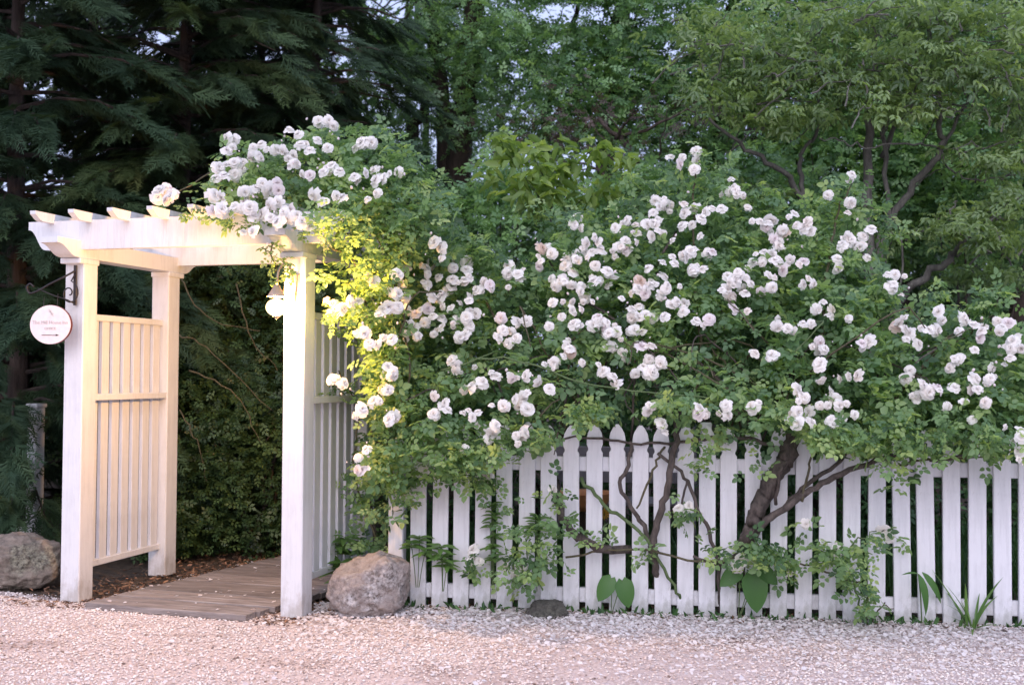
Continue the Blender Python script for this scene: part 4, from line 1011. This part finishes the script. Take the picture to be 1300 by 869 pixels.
# keep the roof foliage above the beams and the side foliage outside the right panel
lp = P - np.array(AO); c_, s_ = math.cos(YAW), math.sin(YAW)
u_ = lp[:, 0]*c_ - lp[:, 1]*s_; v_ = lp[:, 0]*s_ + lp[:, 1]*c_
inside = (u_ > -.2) & (u_ < AW+PS+.02) & (v_ > -.05) & (v_ < AD+PS+.05) & (P[:, 2] < 2.36)
k = ~inside; P, nz, dd = P[k], nz[k], dd[k]
rose_leaves(rose_a, P, nz, dd, .11)
sp = [(345, 318, 6.14, 12, 12, 12), (352, 338, 6.14, 8, 14, 10), (362, 345, 6.14, 6, 14, 6), (208, 256, 6.6, 16, 6, 6), (430, 490, 6.75, 14, 14, 16), (454, 500, 6.75, 12, 26, 12), (444, 605, 6.8, 12, 22, 18), (455, 640, 6.8, 16, 24, 34), (415, 345, 6.25, 16, 14, 14), (425, 400, 6.2, 14, 18, 14), (425, 310, 6.2, 22, 10, 16), (400, 296, 6.15, 14, 8, 10), (245, 270, 6.3, 20, 6, 12), (470, 690, 6.8, 30, 18, 40), (300, 285, 6.1, 25, 5, 10), (425, 272, 5.98, 26, 16, 44), (405, 290, 5.98, 20, 10, 20), (450, 300, 6.05, 26, 20, 26), (468, 350, 6.08, 26, 40, 40)]
P = shoot_leaves(sp, 1); rose_leaves(rose_a, P, RG.normal(.1, .2, len(P)), None, .09)

# ---- canes and trunks
def cane(root, pl_, r0, r1, mat='cane', off=None, n=5, wob=.006, name='cane', rough=.2):
    pts = []
    for q in pl_:
        px, py = q[0], q[1]; dy = q[2] if len(q) > 2 else -.10
        pts.append(at(px, py, yf(px)+dy) - root.location)
    pth = smooth_path(pts, n, wob); return from_bm(name, tube_bm(pth, taper(len(pth), r0, r1), 8, rough=rough), M[mat], root, True)
pl_ = [(935, 775, .12), (938, 735, .10), (945, 700, -.02), (950, 680, -.12), (962, 650, -.15), (975, 622, -.15), (992, 592, -.12), (1005, 562, -.05), (1020, 530, .05), (1015, 480, .2), (990, 430, .3)]
pts = [at(px, py, yf(px)+dy) - rose_f.location for px, py, dy in pl_]; pth = smooth_path(pts, 7, .006)
rads = [.034]*8 + [.040]*12 + [.045]*10 + [.043]*12 + [.046]*6 + taper(60, .04, .018); rads = rads[:len(pth)]
from_bm('trunk', tube_bm(pth, rads, 14, rough=.75), M['bark_rose'], rose_f, True)
for pl_, r0, r1, mt_ in (
    ([(960, 672, -.16), (985, 652, -.18), (1020, 628, -.2), (1060, 605, -.2), (1110, 584, -.18), (1150, 570, -.1)], .022, .013, 'bark_rose'),
    ([(968, 660, -.16), (1000, 640, -.17), (1030, 610, -.15), (1060, 590, -.1), (1090, 560, 0)], .016, .009, 'bark_rose'),
    ([(985, 640, -.15), (990, 600, -.2), (1000, 585, -.2)], .011, .008, 'bark_rose'),
    ([(1018, 636, -.2), (1025, 600, -.22), (1035, 570, -.2)], .009, .006, 'cane'),
    ([(1000, 575, -.1), (960, 560, -.1), (915, 556, -.08), (860, 560, -.05), (800, 562, -.06), (740, 555, -.06), (690, 560, -.04)], .012, .005, 'bark_rose'),
    ([(738, 606, -.05), (768, 640, -.12), (800, 665, -.14), (825, 690, -.14), (855, 742, -.08), (868, 772, .0)], .011, .008, 'cane_green'),
    ([(800, 560, -.05), (797, 590, -.12), (787, 617, -.15), (805, 648, -.14), (822, 680, -.12), (832, 705, -.08)], .011, .014, 'bark_rose'),
    ([(845, 560, 0), (838, 580, -.1), (825, 610, -.12), (808, 645, -.14)], .008, .006, 'cane'),
    ([(862, 520, .1), (857, 560, -.1), (848, 610, -.14), (838, 655, -.14), (828, 695, -.12), (834, 725, -.04), (836, 770, .1)], .017, .022, 'bark_rose'),
    ([(835, 575, -.1), (870, 605, -.14), (882, 635, -.14), (898, 672, -.1), (912, 714, -.06), (913, 776, 0)], .010, .011, 'bark_rose'),
    ([(872, 610, -.14), (865, 640, -.12), (862, 670, -.08)], .007, .005, 'bark_rose'),
    ([(706, 610, .05), (708, 638, -.05), (721, 669, -.14), (742, 686, -.16), (771, 697, -.14), (800, 697, .02)], .020, .026, 'bark_rose'),
    ([(718, 707, -.16), (773, 698, -.17), (825, 698, -.16), (900, 714, -.15), (945, 702, -.14)], .006, .007, 'cane'),
    ([(880, 705, -.1), (912, 716, -.12), (940, 700, -.14)], .008, .006, 'bark_rose'),
    ([(1010, 711, -.14), (1040, 722, -.16), (1075, 735, -.16), (1100, 748, -.14), (1098, 790, -.1)], .005, .006, 'cane'),
    ([(1098, 790, -.12), (1085, 750, -.15), (1078, 700, -.16), (1100, 680, -.16), (1125, 668, -.16)], .006, .003, 'cane_green'),
    ([(1108, 790, -.1), (1120, 768, -.16), (1135, 772, -.16)], .004, .003, 'cane'),
    ([(650, 745, -.1), (665, 715, -.18), (672, 680, -.18), (700, 655, -.16)], .005, .003, 'cane_green'),
    ([(1180, 584, -.14), (1240, 576, -.16), (1300, 570, -.14)], .008, .005, 'bark_rose'),
    ([(1140, 590, -.1), (1190, 583, -.15), (1250, 580, -.15)], .007, .004, 'cane'),
    ([(560, 470, -.3), (640, 455, -.35), (740, 485, -.4), (840, 500, -.42), (900, 505, -.4)], .006, .004, 'cane_green'),
    ([(850, 520, .1), (855, 470, .2), (840, 400, .3), (835, 340, .4), (860, 290, .5)], .018, .007, 'bark_rose'),
    ([(875, 520, .1), (890, 450, .1), (880, 330, .3), (883, 250, .5), (880, 200, .55)], .012, .004, 'cane'),
    ([(1005, 540, 0), (1040, 450, .1), (1050, 350, .2), (1060, 280, .4), (1082, 232, .45)], .014, .004, 'cane'),
    ([(950, 540, 0), (900, 470, .1), (800, 420, .1), (720, 360, .2), (690, 320, .3)], .014, .005, 'bark_rose'),
    ([(1090, 560, 0), (1150, 490, -.1), (1200, 430, .0), (1260, 400, .1)], .012, .004, 'cane'),
    ([(706, 610, .05), (690, 540, .1), (650, 440, .1), (600, 360, .2), (560, 330, .25)], .015, .005, 'cane')):
    cane(rose_f, pl_, r0, r1, mt_)
# random arching canes in the mass
for i in range(26):
    px0 = random.uniform(620, 1150); px1 = px0 + random.uniform(-220, 220)
    py1 = random.uniform(380, 540)
    cane(rose_f, [(px0, 560, .1), ((px0*2+px1)/3, 470+random.uniform(-40, 30), random.uniform(-.05, .2)), (px1, py1, random.uniform(-.35, .0)), (px1+random.uniform(-50, 50), py1+random.uniform(10, 60), random.uniform(-.45, -.2))], .008, .003, random.choice(('cane', 'cane_green', 'bark_rose')))
# arching shoots that break the outline, each with its leaves and often a bloom
SH = []
def shoot(root, k, x0, y0, dx, dy, dY):
    pts = [(x0, y0+25, dY+.1), (x0+dx*.5, y0+dy*.75, dY), (x0+dx, y0+dy, dY-.12), (x0+dx*1.35, y0+dy*.8, dY-.2)]
    w_ = [at(a, b_, yf(a)+c_) - root.location for a, b_, c_ in pts]; pth = smooth_path(w_, 6, .004)
    from_bm('cane', tube_bm(pth, taper(len(pth), .0045, .002), 5), M['cane_green'], root, True)
    for q in pth[5:]:
        for _ in range(2): SH.append((k, q + Vector((random.gauss(0, .03), random.gauss(0, .03), random.gauss(0, .025)))))
tops = [(x_, y_) for x_, y_ in FPOLY[:34] if y_ < 420 and x_ < 1290]
for x_, y_ in tops + random.sample(tops, 8):
    a = random.uniform(-1, 1); shoot(rose_f, 1, x_+random.uniform(-10, 10), y_+4, 34*a, -random.uniform(14, 40), .30 + .5*(y_ < 330))
for i in range(26):
    x_ = random.uniform(530, 1290); y_ = np.interp(x_, [500, 600, 700, 800, 1000, 1300], [610, 575, 530, 515, 540, 560]); shoot(rose_f, 1, x_, y_-25, random.uniform(-30, 30), random.uniform(18, 46), -.32)
Q = np.array([(q)[:] for k_, q in SH]) + np.array(rose_f.location)
rose_leaves(rose_f, Q, RG.normal(.15, .2, len(Q)), None, .10)
# climbing rose stems
for i, pl_ in enumerate(([(478, 700, .15), (470, 620, .1), (485, 520, .05), (470, 420, -.1), (450, 330, -.2), (420, 290, -.3)],
                         [(485, 720, .15), (500, 640, .1), (490, 520, -.1), (500, 400, -.1), (480, 300, 0), (440, 230, .1), (380, 200, .2)],
                         [(492, 560, -.2), (520, 460, -.25), (500, 360, -.1), (540, 290, .1)], [(440, 320, -.3), (380, 300, -.5), (345, 310, -.5), (350, 345, -.5)],
                         [(420, 290, -.3), (330, 240, -.1), (280, 215, 0), (212, 250, -.1)], [(480, 690, .1), (450, 600, .1), (455, 520, .1), (430, 470, .1)],
                         [(470, 560, -.1), (505, 440, -.3), (520, 380, -.3), (560, 370, -.2)])):
    cane(rose_a, pl_, .013 if i < 2 else .007, .004, 'bark_rose' if i < 2 else 'cane')

# ------------------------------------------------------------------ small plants
def leaf_part_mesh(name, L, W, mat, bend=.35, heart=False, n=7):
    V, Fs = [], []
    for i in range(n+1):
        t = i/n
        w_ = W*math.sin(math.pi*min(1, t**.8*.98+.02))**.8 if not heart else W*(1-t)**.85*(.8+1.5*t)*1.12*min(1, (t+.02)*6)**.5
        z = -bend*L*t*t; cr = .16*w_
        V += [(L*t - (.10*L if heart and t < .2 else 0)*(1-t*5), -w_/2, z+cr), (L*t, 0, z), (L*t - (.10*L if heart and t < .2 else 0)*(1-t*5), w_/2, z+cr)]
    for i in range(n):
        a = i*3; Fs += [(a, a+1, a+4, a+3), (a+1, a+2, a+5, a+4)]
    return np_mesh(name, np.array(V), np.array(Fs), mat, np.full(len(V), random.uniform(.3, .8)), True)
AZ = [leaf_part_mesh('leaf', .088, .034, M['leaf_azalea'], .25) for _ in range(3)]
def place_leaf(root, me, p, d, nrm=(0, -.5, 1), s=1.0):
    d = Vector(d).normalized(); nn = Vector(nrm); nn = (nn - d*nn.dot(d)).normalized(); b_ = nn.cross(d)
    o = link('leaf', me, root); mm = Matrix((d, b_, nn)).transposed().to_4x4(); mm.translation = p
    o.matrix_local = mm @ Matrix.Diagonal((s, s, s, 1)); return o
def azalea(label, px, py_base, py_top, dy, whorls, group, wid=.0, lean=0, s=1.0):
    Y = yf(px)+dy; base = at(px, py_base, Y); root = empty('azalea_sprig', base); tag(root, label, 'plant', group)
    for wi in range(len(whorls)):
        wx, wy = whorls[wi]; tip = at(wx, wy, Y + random.uniform(-.04, .04)) - base
        pth = smooth_path([Vector((tip.x*.2, 0, 0)), tip*.6+Vector((0, 0, .0)), tip], 4); from_bm('stem', tube_bm(pth, .0025, 5), M['cane_green'], root)
        for k in range(9):
            a = 2*math.pi*k/9+random.uniform(-.2, .2); el = random.uniform(-.1, .5)
            place_leaf(root, random.choice(AZ), tip + Vector((0, 0, -.012*(k % 3))), (math.cos(a), math.sin(a)*.8-.1, el), (0, -.3, 1), s*random.uniform(.8, 1.15))
AG = 'azalea sprigs along the fence foot'
azalea('leafy azalea sprig against the leftmost picket beside the boulder', 530, 745, 680, -.12, [(522, 690), (533, 682), (540, 700)], AG)
azalea('star shaped azalea rosette on the third picket from the boulder', 562, 750, 695, -.12, [(562, 705), (560, 693), (568, 715)], AG, s=1.1)
azalea('tall narrow azalea shoot between the fifth and sixth pickets', 626, 750, 635, -.10, [(624, 640), (626, 652), (622, 664), (628, 678), (624, 692), (627, 706)], AG, s=.85)
azalea('azalea rosette at mid height right of the tall narrow shoot', 682, 750, 650, -.10, [(682, 658), (680, 668)], AG, s=1.0)
azalea('bushy azalea between the arbor side and the pinkish boulder', 430, 735, 690, .12, [(418, 700), (428, 690), (438, 682), (447, 700), (432, 715), (446, 722), (422, 722), (455, 688), (436, 732)], AG, s=1.25)
HL = [leaf_part_mesh('leaf', .16, .105, M['leaf_broad'], .22, True) for _ in range(2)]
def heart_plant(label, spots):
    p0 = at(spots[0][0], 782, yf(spots[0][0])-.1); p0.z = 0; root = empty('heart_leaf_plant', p0); tag(root, label, 'plant', 'heart leaved plants at the fence foot')
    for px, py, ang, s in spots:
        p = at(px, py, yf(px)-.13) - p0
        from_bm('stem', tube_bm(smooth_path([(0, .02, 0), p*.5+Vector((0, -.02, .02)), p], 4), .003, 5), M['cane_green'], root)
        place_leaf(root, random.choice(HL), p, (math.sin(ang), -.25, -math.cos(ang)), (0, -1, .35), s)
heart_plant('pair of heart shaped leaves between the small stone and the rose canes', [(776, 733, -.55, .95), (790, 736, .25, 1.0)])
heart_plant('large drooping heart shaped leaves below the gnarled rose trunk', [(938, 722, -.9, .9), (955, 728, .12, 1.35), (965, 722, .9, .8)])
BL = [leaf_part_mesh('leaf', L, .03, M['leaf_azalea'], b_) for L, b_ in ((.30, .25), (.24, .5), (.34, .12), (.2, .7))]
def blades(label, px, spec, name='daylily', wscale=1.0):
    p0 = fence_pt(px, 0, .14); root = empty(name, p0); tag(root, label, 'plant')
    for a, el, s in spec:
        o = place_leaf(root, random.choice(BL), Vector((random.gauss(0, .015), random.gauss(0, .015), 0)), (math.cos(a)*math.cos(el), math.sin(a)*math.cos(el), math.sin(el)), (-math.cos(a)*math.sin(el), -math.sin(a)*math.sin(el), math.cos(el)), s)
        o.scale.y *= wscale
blades('spiky daylily clump at the fence foot near the right edge', 1232, [(random.uniform(0, 6.28), random.uniform(.5, 1.45), random.uniform(.5, .9)) for _ in range(16)] + [(2.6, 1.15, 1.1), (.3, 1.2, 1.15), (.5, 1.35, 1.1), (2.9, 1.3, .95)], wscale=.7)
# broad strap leaves that come through the fence
p0 = fence_pt(1172, 0, .10); lily = empty('strap_leaf_plant', p0); tag(lily, 'two broad drooping strap leaves in front of the fence near the daylily', 'plant')
SL = leaf_part_mesh('leaf', .25, .05, M['leaf_broad'], .5)
a = at(1166, 728, p0.y-.03) - p0
from_bm('stem', tube_bm(smooth_path([(0, .03, 0), a*.6, a], 4), .004, 5), M['cane_green'], lily)
place_leaf(lily, SL, a, (.35, -.3, -1), (0.2, -1, .2), .9); place_leaf(lily, SL, a+Vector((.02, 0, .01)), (.85, -.2, -.9), (0.2, -1, .3), .85); place_leaf(lily, SL, a, (-.7, -.2, .25), (0, -.6, 1), .35)

# terracotta bowl, bench and yellow flower behind the fence
BY = 7.7
b = at(742, 636, BY); bowl = empty('terracotta_bowl', b - Vector((0, 0, .06))); tag(bowl, 'orange terracotta bowl on a stump behind the pickets', 'bowl')
from_bm('bowl_body', lathe_bm([(.02, 0), (.09, .0), (.15, .035), (.185, .09), (.20, .12), (.205, .125), (.19, .125), (.17, .09), (.12, .04), (.01, .03)], 32), M['terracotta'], bowl, True)
st = from_bm('tree_stump', lathe_bm([(.001, -.02), (.17, -.02), (.15, .1), (.14, b.z-.06), (.001, b.z-.06)], 20), M['bark_dark'], None, True); st.location = (b.x, BY, 0); tag(st, 'round stump carrying the terracotta bowl', 'stump')
b = at(767, 652, BY-.25); fl = empty('yellow_flower', (b.x, b.y, 0)); tag(fl, 'single yellow flower seen between the pickets', 'flower')
from_bm('stem', tube_bm([(0, 0, 0), (0.01, 0, b.z*.5), (0, 0, b.z)], .005, 6), M['cane_green'], fl)
bm = bmesh.new()
for k in range(12):
    a = 2*math.pi*k/12; v = [bm.verts.new(Vector((0, 0, b.z))+Vector(q)) for q in ((0, 0, 0), (math.cos(a-.2)*.03, -.012, math.sin(a-.2)*.03), (math.cos(a)*.045, -.004, math.sin(a)*.045), (math.cos(a+.2)*.03, -.012, math.sin(a+.2)*.03))]; bm.faces.new(v)
from_bm('flower_head', bm, M['yellow_petal'], fl)
for i in range(6):
    a = random.uniform(0, 6.28); place_leaf(fl, BL[1], Vector((0, 0, .05+.05*i)), (math.cos(a), math.sin(a), .8), (0, 0, 1), .7)
b = at(790, 600, 8.6); bench = empty('garden_bench', (b.x, 8.6, 0), R(-8)); tag(bench, 'weathered grey garden bench behind the pickets and the terracotta bowl', 'bench')
for z in (.58, .68, .78):
    from_bm('back_plank', box_bm(1.15, .022, .085, (0, .22, z), .004), M['grey_wood'], bench)
for y_ in (-.18, -.06, .06, .18):
    from_bm('seat_plank', box_bm(1.15, .105, .025, (0, y_, .42), .004), M['grey_wood'], bench)
for x_ in (-.53, .53):
    from_bm('leg', box_bm(.06, .06, .41, (x_, -.18, .2), .004), M['grey_wood'], bench); from_bm('leg', box_bm(.06, .06, .84, (x_, .25, .42), .004), M['grey_wood'], bench)
    from_bm('armrest', box_bm(.07, .48, .03, (x_, .0, .63), .004), M['grey_wood'], bench)
print('blooms', cnt, 'tris', sum(len(o.data.loops)-2*len(o.data.polygons) for o in COL.objects if o.type == 'MESH'))
